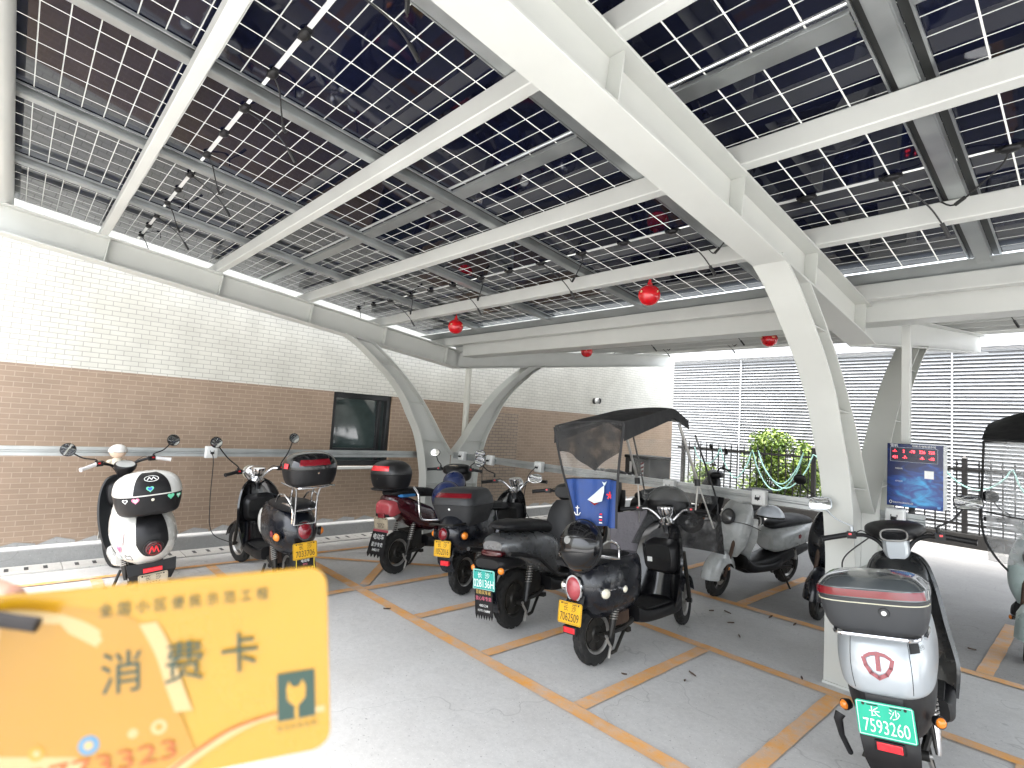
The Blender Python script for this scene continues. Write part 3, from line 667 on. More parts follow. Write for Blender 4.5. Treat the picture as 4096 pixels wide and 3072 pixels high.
def xloft(b, st, mt, n=24, sub=4, M=None):
    """st rows: (x, z_centre, half_height, half_width, exponent)"""
    rows = []
    for x, zc, hh, hw, e in catmull(st, sub):
        r = []
        for k in range(n):
            t = 2*pi*k/n; c, s = cos(t), sin(t); r.append((x, hw*math.copysign(abs(c)**(2/e), c), zc+hh*math.copysign(abs(s)**(2/e), s)))
        rows.append(r)
    b.grid(rows, mt, True, M, True); return b
def wheel(par, x, R=.205, wd=.075, kind='hub', M=None, rimm=None, name='wheel'):
    """tyre with a block tread, rim as a sub-part; axle along local Y"""
    M = (M or Matrix()) @ T((x, 0, R)) @ RX(pi/2); b = MB(); rows = []; nn = 112; h = wd/2
    prof = [(-h*.62, .60), (-h*.92, .70), (-h, .80), (-h*.95, .90), (-h*.72, .965), (-h*.38, .995), (0, 1.0), (h*.38, .995), (h*.72, .965), (h*.95, .90), (h, .80), (h*.92, .70), (h*.62, .60)]
    for k in range(nn):
        r = []
        for i, (y, q) in enumerate(prof):
            rr = R*q
            if 3 < i < 9:
                ph = (k+abs(i-6)*3) % 8
                if ph < 3 and i != 6: rr -= .013
                if i == 6 and k % 16 < 4: rr -= .010
            r.append((rr*cos(2*pi*k/nn), rr*sin(2*pi*k/nn), y))
        rows.append(r)
    rows.append(rows[0]); b.grid(rows, RUB); w_ = b.build(name, par, ang=32)
    b = MB(); mt = rimm or ALU; ri = R*.62
    b.lathe([(-h*.7, ri), (-h*.45, ri*.90), (-h*.2, ri*.86), (h*.2, ri*.86), (h*.45, ri*.9), (h*.7, ri), (h*.72, ri*1.03), (-h*.72, ri*1.03), (-h*.7, ri)], mt, 40, None, False)
    if kind == 'hub':
        b.lathe([(-h*.75, .02), (-h*.75, ri*.34), (-h*.5, ri*.42), (-h*.45, ri*.83), (h*.45, ri*.83), (h*.5, ri*.42), (h*.8, ri*.34), (h*.8, .02)], DARKM, 36)
        for k in range(6): b.box((0, ri*.62, -h*.49), (.012, ri*.36, .008), DARKM, RZ(k*pi/3))
        for k in range(6): b.box((0, ri*.62, h*.49), (.012, ri*.36, .008), DARKM, RZ(k*pi/3))
    else:
        b.lathe([(-h*.8, .018), (-h*.8, ri*.3), (h*.8, ri*.3), (h*.8, .018)], mt, 24)
        for k in range(5):
            for s_ in (-.14, .14): b.box((0, ri*.58, 0), (.014, ri*.66, h*.6), mt, RZ(k*2*pi/5+s_))
        b.lathe([(-h*.86, ri*.32), (-h*.86, ri*.62), (-h*.80, ri*.62), (-h*.80, ri*.32)], GALV, 30, None, False)
    b.lathe([(-h*1.6, .009), (h*1.6, .009)], DARKM, 10)
    b.xf(M); b2 = b.build('rim', w_); 
    for v in w_.data.vertices: v.co = M @ v.co
    return w_
def mirror(par, M, base, head, shape, mt=BLK, face=(-1, 0, .05), stem=.006, up=.24):
    face = (face[0], face[1], face[2]+up)
    base = Vector(base); head = Vector(head); mid = (base+head)/2+Vector((0, 0, -.012)); b = MB()
    b.tube([tuple(base), tuple(base+Vector((0, 0, .03))), tuple(mid), tuple(head-Vector(face)*.012)], stem, mt, 7, sm=4); b.lathe([(-.01, .011), (.022, .011)], mt, 10, T(base)); b.xf(M); o = b.build('mirror', par)
    F = frame(head, face); a, c, e = shape; b = MB(); n = 28
    def ring(k, z): return [(a*k*math.copysign(abs(cos(2*pi*i/n))**(2/e), cos(2*pi*i/n)), c*k*math.copysign(abs(sin(2*pi*i/n))**(2/e), sin(2*pi*i/n)), z) for i in range(n)]
    b.grid([ring(.35, -.026), ring(.8, -.020), ring(1, -.008), ring(1, .002), ring(.93, .004)], mt, True, F, True); b.xf(M); b.build('shell', o)
    b = MB(); b.grid([ring(.92, .0045), ring(.5, .0052), ring(.1, .0055)], MIRR, True, F, True); b.xf(M); b.build('glass', o); return o
def steerM(a, x=.97): return T((x, 0, 0)) @ RZ(a) @ T((-x, 0, 0))
def handlebar(par, M, path, mt, gx, gz, w0=.235, w1=.36, gm=BLK, lever=CHR):
    """path: half of the bar from the stem outwards (y>0), mirrored"""
    b = MB()
    for s_ in (1, -1): b.tube([(x, y*s_, z) for x, y, z in path], .0125, mt, 10, sm=4)
    b.xf(M); o = b.build('handlebar', par)
    for s_ in (1, -1):
        b = MB(); e = path[-1]; d = (Vector((gx, w1, gz))-Vector((e[0], w0, e[2]))); a_ = Vector((e[0], w0, e[2]))
        pr = [(0, .019), (.01, .0175), (.5, .0165), (.93, .0175), (.96, .020), (1.0, .019)]; pts = [tuple((a_+d*t_)*1.0) for t_, _ in pr]; pts = [(p[0], p[1]*s_, p[2]) for p in pts]
        b.tube(pts, [r_ for _, r_ in pr], gm, 12); b.xf(M); b.build('grip', o)
        b = MB(); b.box((e[0]+.005, s_*(w0-.025), e[2]), (.045, .05, .042), BLK); b.box((e[0]-.02, s_*(w0-.02), e[2]+.008), (.006, .016, .012), REDR)
        b.tube([(e[0]+.03, s_*(w0-.02), e[2]), (e[0]+.055, s_*(w0+.03), e[2]-.004), (gx+.045, s_*(w1-.01), gz-.012)], .005, lever, 6, sm=3); b.xf(M); b.build('brake_lever', o)
    b = MB()
    for s_ in (1, -1): b.tube([(path[-1][0]+.02, s_*(w0-.04), path[-1][2]), (path[-1][0]+.08, s_*.16, path[-1][2]+.015), (path[0][0]+.05, s_*.05, path[0][2]-.02), (path[0][0]+.03, s_*.02, path[0][2]-.16)], .0035, CABLE, 6, sm=4)
    b.xf(M); b.build('control_cable', o); return o
def legshield(b, rows, mt, th=.02, nx=12, M=None):
    """rows: (z, x_centre, half_width, curl) curl = how far the edges bend toward the rider"""
    g_ = []
    for z, x, hw, cu in catmull(rows, 4): g_.append([(x-cu*abs(2*j/nx-1)**2.2, hw*(1-2*j/nx), z) for j in range(nx+1)])
    b.sheet(g_, th, mt, M)
def plate(par, c, n, body, pm, im, wd=.20, ht=.13, sub=True, city=True, ax=None):
    F = frame(c, n); b = MB(); b.prism([(-wd/2+.008, -ht/2), (wd/2-.008, -ht/2), (wd/2, -ht/2+.008), (wd/2, ht/2-.008), (wd/2-.008, ht/2), (-wd/2+.008, ht/2), (-wd/2, ht/2-.008), (-wd/2, -ht/2+.008)], .003, pm, F); o = b.build('number_plate', par, bevel=.001)
    b = MB()
    if city: b.text('长', .040*ht/.13, im, F @ T((-wd*.17, ht*.20, .003))); b.text('沙', .040*ht/.13, im, F @ T((wd*.17, ht*.20, .003)))
    b.text(body, .070*ht/.13, im, F @ T((0, -ht*.20, .003)), sx=.62*wd/.20)
    for q in ((0, ht/2-.006), (0, -ht/2+.006)): b.prism([(-wd/2+.006, q[1]-.001), (wd/2-.006, q[1]-.001), (wd/2-.006, q[1]+.001), (-wd/2+.006, q[1]+.001)], .0006, im, F @ T((0, 0, .003)))
    for q in ((-wd/2+.006), (wd/2-.006)): b.prism([(q-.001, -ht/2+.006), (q+.001, -ht/2+.006), (q+.001, ht/2-.006), (q-.001, ht/2-.006)], .0006, im, F @ T((0, 0, .003)))
    b.build('lettering', o, smooth=False)
    b = MB()
    for q in (-wd*.36, wd*.36): b.lathe([(0, .006), (.003, .005)], DARKM, 10, F @ T((q, ht*.40, .003))); b.prism([(q*.55-.02, ht*.385), (q*.55+.02, ht*.385), (q*.55+.02, ht*.415), (q*.55-.02, ht*.415)], .002, BLK, F @ T((0, 0, .003)))
    b.build('bolt', o); return o
def mudflap(par, c, n, wd, ht, lines, teeth=0, mt=BLK, taper=1.15):
    F = frame(c, n); b = MB(); pts = [(-wd/2, ht/2), (-wd*taper/2, -ht/2)]
    if teeth:
        for i in range(teeth):
            x0 = -wd*taper/2+wd*taper*i/teeth; x1 = -wd*taper/2+wd*taper*(i+1)/teeth; pts += [((x0+x1)/2, -ht/2-.035), (x1, -ht/2)]
    else: pts += [(wd*taper/2, -ht/2)]
    pts += [(wd/2, ht/2)]; b.prism(pts, .004, mt, F); o = b.build('mud_flap', par); b = MB()
    for s_, sz, y_, m_ in lines: b.text(s_, sz, m_, F @ T((0, y_, .004)), sx=.9)
    b.build('lettering', o, smooth=False); return o
def lamp(par, name, c, n, r, lens, bez=CHR, dome=.6, ry=1.0):
    F = frame(c, n); b = MB(); b.lathe([(-.02, r*.9), (.002, r*1.14), (.010, r*1.10), (.010, r*.98)], bez, 26, F @ Matrix.Diagonal((1, ry, 1, 1))); o = b.build(name, par)
    b = MB(); b.lathe([(.004, r*1.0), (.012, r*.93), (.012+r*dome*.5, r*.65), (.012+r*dome*.72, r*.25), (.012+r*dome*.74, r*.02)], lens, 24, F @ Matrix.Diagonal((1, ry, 1, 1))); b.build('lens', o); return o
def topbox(par, x, z, L, W, H, lower, lid, lens, style='round', M=None, tilt=0):
    """luggage box standing at (x, z); returns the part"""
    M = M or (T((x, 0, z)) @ RY(tilt)); a, c = L/2, W/2
    if style == 'round':
        lo = [(0, -a*.72, a*.72, c*.76, 2.8), (.02, -a*.84, a*.84, c*.88, 2.8), (H*.30, -a*.95, a*.94, c*.97, 2.7), (H*.50, -a, a, c, 2.7)]
        up = [(H*.51, -a*1.01, a*1.01, c*1.01, 2.7), (H*.66, -a*.98, a*.98, c*.985, 2.6), (H*.82, -a*.86, a*.86, c*.88, 2.5), (H*.94, -a*.60, a*.60, c*.64, 2.4), (H, -a*.25, a*.25, c*.3, 2.2)]
    elif style == 'bar':
        lo = [(0, -a*.80, a*.82, c*.80, 4.2), (.02, -a*.88, a*.9, c*.88, 4.2), (H*.30, -a*.95, a*.96, c*.96, 4.2), (H*.60, -a, a, c, 4.2)]
        up = [(H*.61, -a*1.01, a*1.01, c*1.01, 4.2), (H*.75, -a*.98, a, c*1.0, 4), (H*.80, -a*.96, a*.98, c*.97, 3.6), (H*.93, -a*.72, a*.8, c*.78, 3.2), (H, -a*.3, a*.3, c*.36, 2.6)]
    else:
        lo = [(0, -a*.70, a*.78, c*.70, 5), (.015, -a*.76, a*.82, c*.76, 5), (H*.25, -a*.84, a*.90, c*.88, 5), (H*.55, -a*.97, a*.98, c*1.0, 5)]
        up = [(H*.56, -a*.98, a, c*1.01, 5), (H*.74, -a*.90, a*.97, c*.95, 4.5), (H*.90, -a*.66, a*.9, c*.84, 4.2), (H*.97, -a*.5, a*.78, c*.74, 3.6), (H, -a*.3, a*.5, c*.4, 3)]
    b = MB(); zloft(b, lo, lower, 48, 4); b.xf(M); o = b.build('top_box', par, ang=30)
    b = MB(); zloft(b, up, lid, 48, 4); b.xf(M); o2 = b.build('box_lid', o, ang=30)
    return o, lo, up, M
def rack(par, pts_list, r, mt, name='rear_rack'):
    b = MB()
    for p in pts_list: b.tube(p, r, mt, 8, sm=3)
    return b.build(name, par)
def shock(par, y, x0, z0, x1, z1, cover=DARKM):
    b = MB(); p = Vector((x0, y, z0)); q = Vector((x1, y, z1)); d = q-p; L_ = d.length; M = T(p) @ d.to_track_quat('Z', 'Y').to_matrix().to_4x4()
    b.lathe([(0, .012), (L_*.10, .016), (L_*.45, .024), (L_*.47, .016), (L_, .014)], cover, 14, M); n = 8; pts = [(.024*cos(a*.9), .024*sin(a*.9), L_*.45+L_*.5*a/(n*7)) for a in range(n*7)]
    b.tube(pts, .0045, ALU, 5, M); return b.build('shock_absorber', par)
def stand(par, x=.28, y=.12, ln=.27, side=True):
    b = MB(); b.tube([(x, y, .22), (x-.05, y+.10, .01), (x-.09, y+.125, .004)], .011, DARKM, 8); b.tube([(x-.02, y-.06, .2), (x-.17, y-.03, .09), (x-.22, y-.03, .085)], .012, DARKM, 8); b.tube([(x-.02, -y+.06, .2), (x-.17, -y+.03, .09), (x-.22, -y+.03, .085)], .012, DARKM, 8); b.box((x-.02, 0, .2), (.04, .2, .03), DARKM); return b.build('kick_stand', par)
def swing(par, wb=0):
    b = MB()
    for s_ in (-1, 1): b.tube([(.34, s_*.08, .26), (.2, s_*.085, .22), (0, s_*.07, .205)], [.022, .016], DARKM, 8); b.lathe([(-.02, .022), (.02, .022)], DARKM, 10, T((0, s_*.075, .205)) @ RX(pi/2)); b.lathe([(-.012, .012), (.022, .010)], ALU, 6, T((0, s_*.085, .205)) @ RX(s_*-pi/2))
    b.tube([(0, -.09, .205), (.05, -.095, .13), (.03, -.09, .06)], .010, ALU, 6); b.tube([(.02, -.07, .18), (.30, -.08, .24)], .006, DARKM, 6)
    return b.build('swing_arm', par)
def fork(par, M, wb, R=.205, mt=DARKM):
    b = MB()
    for s_ in (-1, 1): b.tube([(wb-.13, s_*.062, .62), (wb-.05, s_*.065, .36), (wb, s_*.062, R)], [.019, .015], mt, 10); b.lathe([(-.02, .02), (.02, .02)], DARKM, 10, T((wb, s_*.062, R)) @ RX(pi/2))
    b.xf(M); return b.build('front_fork', par)
def fender(par, M, x, R, a0, a1, hw, mt, name='front_fender', gap=.028, drop=.03):
    rows = []
    for i in range(15):
        a = radians(a0+(a1-a0)*i/14); rows.append([(x+(R+gap-drop*abs(j/4-1)**2.5)*cos(a), hw*(1-j/4), R+(R+gap-drop*abs(j/4-1)**2.5)*sin(a)) for j in range(9)])
    b = MB(); b.sheet(rows, .006, mt); b.xf(M); return b.build(name, par)
def scoot(name, label, pos, head, lean, group='electric scooters parked under the carport'):
    return thing(name, label, 'scooter', (pos[0], pos[1], 0), (radians(-lean), 0, radians(head)), group)
def floor(par, mt=BLK, x0=.36, x1=.90, hw=.16, z=.27):
    b = MB(); xloft(b, [(x0-.04, z+.03, .06, hw*.92, 5), (x0+.06, z, .05, hw, 5), ((x0+x1)/2, z-.01, .045, hw, 5), (x1-.06, z+.01, .055, hw, 5), (x1+.02, z+.06, .07, hw*.8, 4)], mt); b.build('floorboard', par)
    b = MB(); b.box(((x0+x1)/2, 0, z+.04), (x1-x0-.12, hw*1.6, .012), RUB); b.build('floor_mat', par, bevel=.004)

SEAT = [(-.30, .775, .015, .07, 2.4), (-.24, .785, .040, .115, 2.8), (-.05, .785, .050, .135, 3), (.12, .770, .050, .125, 3), (.28, .755, .048, .10, 3), (.40, .735, .035, .07, 2.6), (.44, .725, .010, .03, 2.2)]
def seat(par, st=SEAT, mt=SEATM, dx=0, dz=0):
    b = MB(); xloft(b, [(x+dx, z+dz, h, w_, e) for x, z, h, w_, e in st], mt, 28, 4); b.build('seat', par)
    b = MB(); b.tube([(st[1][0]+dx, -st[1][3]*.98, st[1][1]+dz-.018), (0+dx, -.134, st[2][1]+dz-.02), (.28+dx, -.098, st[4][1]+dz-.02)], .004, BLK, 6, sm=4); b.tube([(st[1][0]+dx, st[1][3]*.98, st[1][1]+dz-.018), (0+dx, .134, st[2][1]+dz-.02), (.28+dx, .098, st[4][1]+dz-.02)], .004, BLK, 6, sm=4); b.build('seat_piping', par)
BARS = [(.95, .03, .88), (.955, .09, .94), (.93, .15, .985), (.89, .20, .99), (.885, .27, .99)]
BARS_B = [(.97, .03, .98), (.965, .10, 1.02), (.93, .17, 1.045), (.90, .22, 1.05), (.89, .27, 1.05)]
TURTLE = [(.37, -.13, .36, .09, 2.6), (.42, -.20, .40, .145, 2.6), (.50, -.265, .42, .185, 2.5), (.58, -.29, .44, .195, 2.4), (.66, -.26, .45, .188, 2.4), (.72, -.21, .45, .165, 2.5), (.755, -.15, .44, .13, 2.6)]
def battery(par, mt=RUST):
    b = MB(); b.box((.20, 0, .33), (.16, .18, .17), mt); b.box((.20, 0, .42), (.2, .2, .02), DARKM); b.build('controller_box', par, bevel=.008)
def turtle(name, label, pose, paint, lean, steer=.25, st=TURTLE, sdz=0, sdx=0, shield=BLKG, chrome=True, bartype=BARS, wb=1.30, shield_rows=None, pocket=True):
    r = scoot(name, label, pose[:2], pose[2], lean); S = steerM(steer)
    wheel(r, 0, kind='hub'); wheel(r, wb, kind='spoke', M=S); fork(r, S, wb); fender(r, S, wb, .205, 15, 150, .062, paint); swing(r); stand(r)
    shock(r, .12, .02, .20, .10, .44); shock(r, -.12, .02, .20, .10, .44); battery(r)
    b = MB(); zloft(b, st, paint, 44, 4); b.build('rear_body', r, ang=30)
    seat(r, dx=sdx, dz=sdz); floor(r)
    b = MB(); legshield(b, shield_rows or [(.24, .80, .15, .03), (.32, .84, .185, .06), (.48, .89, .215, .10), (.64, .93, .215, .11), (.78, .955, .18, .09), (.86, .965, .13, .06), (.90, .965, .07, .03)], shield); b.build('leg_shield', r, ang=60)
    if pocket: b = MB(); xloft(b, [(.80, .62, .10, .12, 4), (.84, .62, .12, .15, 4), (.90, .63, .13, .16, 4)], BLK); b.box((.797, 0, .66), (.006, .22, .10), mat('pocket_dark', (.004, .004, .004), .8)); b.build('glove_box', r, bevel=.006)
    b = MB()
    hm = CHR if chrome else BLK
    b.lathe([(0, .035), (.05, .045), (.07, .062), (.09, .065), (.11, .050), (.13, .040), (.16, .058), (.20, .068), (.215, .066), (.222, .05), (.222, .01)], hm, 28, T((.95, 0, .80)) @ RY(-.15)); b.xf(S); b.build('speedometer', r)
    b = MB(); b.ell((1.06, 0, .95), (.075, .075, .075), hm, 24, 14); b.lathe([(0, .072), (.012, .07), (.02, .05), (.022, .01)], CLRL, 24, T((1.105, 0, .95)) @ RY(pi/2)); b.xf(S); b.build('headlight', r)
    handlebar(r, S, bartype, CHR if chrome else BLK, bartype[-1][0]-.04, bartype[-1][2]-.012)
    return r, S
EMB = lambda par, st, z, th, draw, nm='emblem': None
def surf_frame(st, z, th, off=.004):
    p, n = zpoint(st, z, radians(th), off); return frame(p, n), p, n
TURTLE6 = [(z-.045, xr*.66, xf, hw, e) for z, xr, xf, hw, e in TURTLE]
# ---- scooter 6: black, plate 7062509, nearest of the middle ones
r6, S6 = turtle('electric_scooter', 'black scooter with plate 7062509 and round red tail light under the rain canopy', (-2.385, 3.10, 89.5), BLKN, 5.5, .30, TURTLE6, wb=1.31, sdz=-.07)
plate(r6, (-.25, .0, .38), (-1, 0, .16), '7062509', YEL, INK, .205, .138)
F, p, n = surf_frame(TURTLE6, .53, 180); lamp(r6, 'tail_light', p+n*.006, n, .064, PINKL, CHR, .55, 1.25)
for th in (128, 232): F, p, n = surf_frame(TURTLE6, .51, th); lamp(r6, 'indicator', p+n*.016, n, .034, CLRL, CHR, .7)
F, p, n = surf_frame(TURTLE6, .52, 264); lamp(r6, 'side_lamp', p+n*.008, n, .022, CLRL, CHR, .6)
b = MB(); F, p, n = surf_frame(TURTLE6, .525, 246, .004); b.prism([(-.035, -.006), (.03, -.003), (.035, .004), (-.03, .006)], .003, CHR, F); b.build('badge', r6)
b = MB(); b.sheet([[(-.185, .075, .49), (-.195, 0, .50), (-.185, -.075, .49)], [(-.212, .075, .40), (-.225, 0, .40), (-.212, -.075, .40)], [(-.222, .07, .33), (-.24, 0, .33), (-.222, -.07, .33)], [(-.222, .06, .28), (-.245, 0, .275), (-.222, -.06, .28)]], .006, BLK); b.build('rear_fender', r6)
b = MB(); b.box((-.245, 0, .275), (.03, .11, .05), BLK); b.box((-.262, .0, .275), (.006, .095, .036), REDR); b.build('rear_reflector', r6, bevel=.004)
rack(r6, [[(.05, .115, .73), (-.16, .12, .75), (-.28, .06, .75), (-.28, -.06, .75), (-.16, -.12, .75), (.12, -.135, .70)], [(.12, -.135, .70), (.11, -.14, .79), (.0, -.13, .83), (-.12, -.115, .77)], [(-.2, .08, .67), (-.26, .05, .75)], [(-.2, -.08, .67), (-.26, -.05, .75)]], .0105, CHR)
b = MB(); b.ell((1.10, .02, 1.0), (.10, .19, .17), BLK, 24, 14); rows = [[(1.06-.03*i, .02+(.185+.006*i)*cos(pi*j/20), 1.0+(.165+.006*i)*sin(pi*j/20)) for j in range(21)] for i in range(2)]; b.sheet(rows, .006, GREYP); b.xf(S6); b.build('front_cowl', r6)
b = MB(); F, p, n = frame((.795, .07, .60), (-1, 0, 0)), 0, 0; b.prism([(-.022, -.018), (.022, -.018), (.022, .018), (-.022, .018)], .002, WINK, F); b.build('sticker', r6)
# ---- scooter 2: black, plate 7033706, high rack and box
r2, S2 = turtle('electric_scooter', 'black scooter with plate 7033706 parked against the wall under the window', (-4.89, 1.965, 180), BLKN, 4, .16, wb=1.27)
plate(r2, (-.315, 0, .44), (-1, 0, .10), '7033706', YEL, INK, .205, .135)
F, p, n = surf_frame(TURTLE, .60, 180); lamp(r2, 'tail_light', p+n*.006, n, .060, REDL, GREYP, .5, 1.25)
for th in (128, 232): F, p, n = surf_frame(TURTLE, .555, th); lamp(r2, 'indicator', p+n*.020, n, .036, AMB, BLK, .8)
b = MB(); F, p, n = surf_frame(TURTLE, .56, 108, .004); b.prism([(-.02, -.025), (.02, -.025), (.026, .012), (0, .03), (-.026, .012)], .002, EMBR, F); b.text('台铃', .032, WINK, F @ T((.07, 0, 0))); b.build('emblem', r2, smooth=False)
mudflap(r2, (-.322, 0, .285), (-1, 0, .06), .16, .20, [('电动车', .028, .07, WINK), ('0731', .022, .042, PINK), ('蓝公庙专卖', .034, .0, YINK), ('8733708008', .026, -.045, WINK)], 0, BLK, 1.3)
b = MB(); F = frame((-.325, 0, .285), (-1, 0, .06)); b.ribbon([(-.075, .085), (-.075, .03), (-.095, -.07), (-.075, -.09), (.075, -.09), (.095, -.07), (.075, .03), (.075, .085)], .006, .003, YINK, F); b.build('flap_border', r2)
rack(r2, [[(.06, s_*.11, .79), (-.18, s_*.115, .82), (-.28, s_*.10, .79), (-.28, s_*.1, .67)] for s_ in (1, -1)]+[[(-.20, s_*.09, .81), (-.24, s_*.09, .93), (-.32, s_*.11, .995)] for s_ in (1, -1)]+[[(-.30, s_*.09, .66), (-.33, s_*.09, .88), (-.38, s_*.11, .995)] for s_ in (1, -1)]+[[(-.12, .13, .995), (-.44, .15, .995), (-.55, .12, 1.0), (-.55, -.12, 1.0), (-.44, -.15, .995), (-.12, -.13, .995)], [(-.30, .09, .66), (-.30, -.09, .66)], [(-.31, .09, .78), (-.31, -.09, .78)]]+[[(-.18-.08*i, .14, .99), (-.18-.08*i, -.14, .99)] for i in range(5)]+[[(.04, s_*.12, .81), (-.06, s_*.13, .89), (-.22, s_*.13, .89), (-.28, s_*.11, .83)] for s_ in (1, -1)], .008, CHR)
o, lo, up, M = topbox(r2, -.38, 1.005, .36, .42, .27, BLK, BLKG, REDL)
b = MB(); zpatch(b, up, (.17, .215), (142, 205), REDL, .004); b.xf(M); b.build('box_reflector', o)
b = MB(); F, p, n = surf_frame(up, .165, 100); b.prism([(-.03, -.02), (.03, -.02), (.03, .02), (-.03, .02)], .002, REDR, M @ F); F, p, n = surf_frame(lo, .11, 180); b.lathe([(0, .009), (.004, .008)], CHR, 12, M @ F); b.build('latch', o)
for s_ in (1, -1): mirror(r2, S2, (.885, s_*.22, 1.01), (.95, s_*.40, 1.285), (.055, .055, 2), BLK, (-1, 0, .05))
b = MB(); b.ell((.30, .13, .60), (.10, .05, .13), WHT, 20, 12); o = b.build('spare_cover', r2)
# ---- scooter 4: navy black with the square grey box, plate 1052
r4, S4 = turtle('electric_scooter', 'black scooter with chrome handlebar and big square grey rear box', (-4.07, 3.26, 106), BLKN, 5, .38, wb=1.28, sdx=.30)
plate(r4, (-.315, 0, .46), (-1, 0, .10), '1052016', YEL, INK, .185, .14)
F, p, n = surf_frame(TURTLE, .585, 180); lamp(r4, 'tail_light', p+n*.006, n, .05, REDL, BLK, .5, 1.1)
for th, q in ((135, AMB), (225, AMB)): F, p, n = surf_frame(TURTLE, .57, th); lamp(r4, 'indicator', p+n*.02, n, .034, q, BLK, .8)
b = MB(); b.sheet([[(-.265, .085, .50), (-.28, 0, .51), (-.265, -.085, .50)], [(-.285, .085, .42), (-.30, 0, .42), (-.285, -.085, .42)], [(-.28, .08, .33), (-.30, 0, .33), (-.28, -.08, .33)], [(-.23, .07, .25), (-.26, 0, .245), (-.23, -.07, .25)]], .006, BLKN); b.box((-.302, -.02, .335), (.02, .085, .04), REDR); b.build('rear_fender', r4)
rack(r4, [[(.10, s_*.12, .72), (-.1, s_*.15, .675), (-.32, s_*.13, .67)] for s_ in (1, -1)]+[[(-.32, .13, .67), (-.32, -.13, .67)], [(-.1, .15, .675), (-.1, -.15, .675)]], .010, DARKM)
o, lo, up, M = topbox(r4, .0, .645, .46, .49, .335, GREYP, GREYP, REDL, 'sport')
b = MB(); zpatch(b, up, (.25, .288), (140, 232), REDL, .004); b.xf(M); b.build('box_reflector', o)
b = MB(); F, p, n = surf_frame(lo, .15, 180); b.lathe([(0, .012), (.004, .010)], WINK, 12, M @ F); b.build('latch', o)
b = MB(); F, p, n = surf_frame(up, .245, 285, .003); b.text('AIMA', .036, BLK, M @ F, sx=1.2); b.build('lettering', o, smooth=False)
mirror(r4, S4, (.885, .22, 1.04), (.87, .38, 1.20), (.06, .06, 2), BLK); mirror(r4, S4, (.885, -.22, 1.03), (.80, -.24, 1.02), (.075, .05, 2.4), CHR)
# ---- scooter 1: white and black with the white lid box, by the brick wall
WST = [(.36, -.24, .36, .10, 2.6), (.42, -.36, .40, .17, 2.6), (.52, -.43, .42, .21, 2.5), (.62, -.43, .44, .212, 2.5), (.70, -.38, .45, .195, 2.5), (.755, -.30, .45, .16, 2.5)]
r1 = scoot('electric_scooter', 'white and black scooter with hearts on its rear box by the brick wall', (-5.25, .94), 180, 6.5); S1 = steerM(.20)
wheel(r1, 0, kind='hub'); wheel(r1, 1.27, kind='spoke', M=S1); fork(r1, S1, 1.27); fender(r1, S1, 1.27, .205, 15, 150, .07, WHT); swing(r1); stand(r1); battery(r1, DARKM); shock(r1, .12, .02, .2, .1, .44); shock(r1, -.12, .02, .2, .1, .44)
b = MB(); zloft(b, WST, WHT, 48, 4); body = b.build('rear_body', r1, ang=30)
b = MB(); zpatch(b, WST, lambda t: (.46+.10*abs(2*t-1)**2.5, .745), (157, 203), BLK, .004, 16); b.build('centre_panel', body)
F, p, n = surf_frame(WST, .53, 180); lamp(r1, 'tail_light', p+n*.004, n, .058, mat('tail_dark', (.05, .004, .006), .2, coat=.5), BLK, .25)
b = MB(); F = frame(p+n*.030, n); b.ribbon([(.045*cos(i*pi/10), .045*sin(i*pi/10)) for i in range(21)], .006, .002, REDL, F); b.ribbon([(-.03, -.022), (-.014, .024), (0, -.018), (.014, .024), (.03, -.022)], .009, .002, REDR, F); b.build('emblem', r1, smooth=False)
b = MB(); b.sheet([[(-.36, y_, .40+.01*abs(y_)/.15) for y_ in (.16, .08, 0, -.08, -.16)], [(-.38, y_*.95, .33) for y_ in (.16, .08, 0, -.08, -.16)], [(-.33, y_*.8, .25) for y_ in (.16, .08, 0, -.08, -.16)]], .008, BLK); b.box((-.39, 0, .355), (.02, .12, .028), REDR); b.build('rear_fender', r1)
plate(r1, (-.40, .0, .27), (-1, 0, -.05), '80736', TAN, INK, .19, .12)
seat(r1); floor(r1, WHT)
b = MB(); b.tube([(.18, .13, .73), (-.1, .165, .775), (-.32, .15, .80), (-.42, .07, .80), (-.42, -.07, .80), (-.32, -.15, .80), (-.1, -.165, .775), (.18, -.13, .73)], .014, BLK, 10, sm=5); b.build('grab_rail', r1)
b = MB(); b.ell((.33, .11, .66), (.10, .06, .12), WHT, 20, 12); b.ell((.27, .12, .76), (.07, .04, .05), WHT, 16, 10); b.build('side_cover', r1)
b = MB(); legshield(b, [(.24, .80, .15, .03), (.34, .85, .19, .06), (.5, .90, .215, .09), (.66, .94, .215, .10), (.80, .965, .19, .08), (.90, .975, .14, .05), (.93, .975, .08, .03)], mat('shield_charcoal', (.02, .022, .024), .4)); b.build('leg_shield', r1, ang=60)
b = MB(); xloft(b, [(.83, .76, .09, .10, 3.5), (.86, .76, .11, .14, 3.5), (.95, .76, .12, .15, 3.5)], BLK); b.build('glove_box', r1)
b = MB(); b.lathe([(0, .05), (.05, .06), (.09, .085), (.12, .09), (.128, .085), (.13, .02)], BLK, 28, T((.96, 0, .90)) @ RY(-.35)); b.lathe([(.131, .075), (.133, .02)], mat('dial_grey', (.45, .47, .46), .15, coat=.5), 28, T((.96, 0, .90)) @ RY(-.35), True); b.xf(S1); b.build('speedometer', r1)
handlebar(r1, S1, BARS_B, BLK, .85, 1.02, gm=mat('grip_white', (.66, .64, .64), .5)); 
for s_ in (1, -1): mirror(r1, S1, (.90, s_*.23, 1.06), (.93, s_*.42, 1.20), (.058, .058, 2), BLK, (-1, s_*.05, .05))
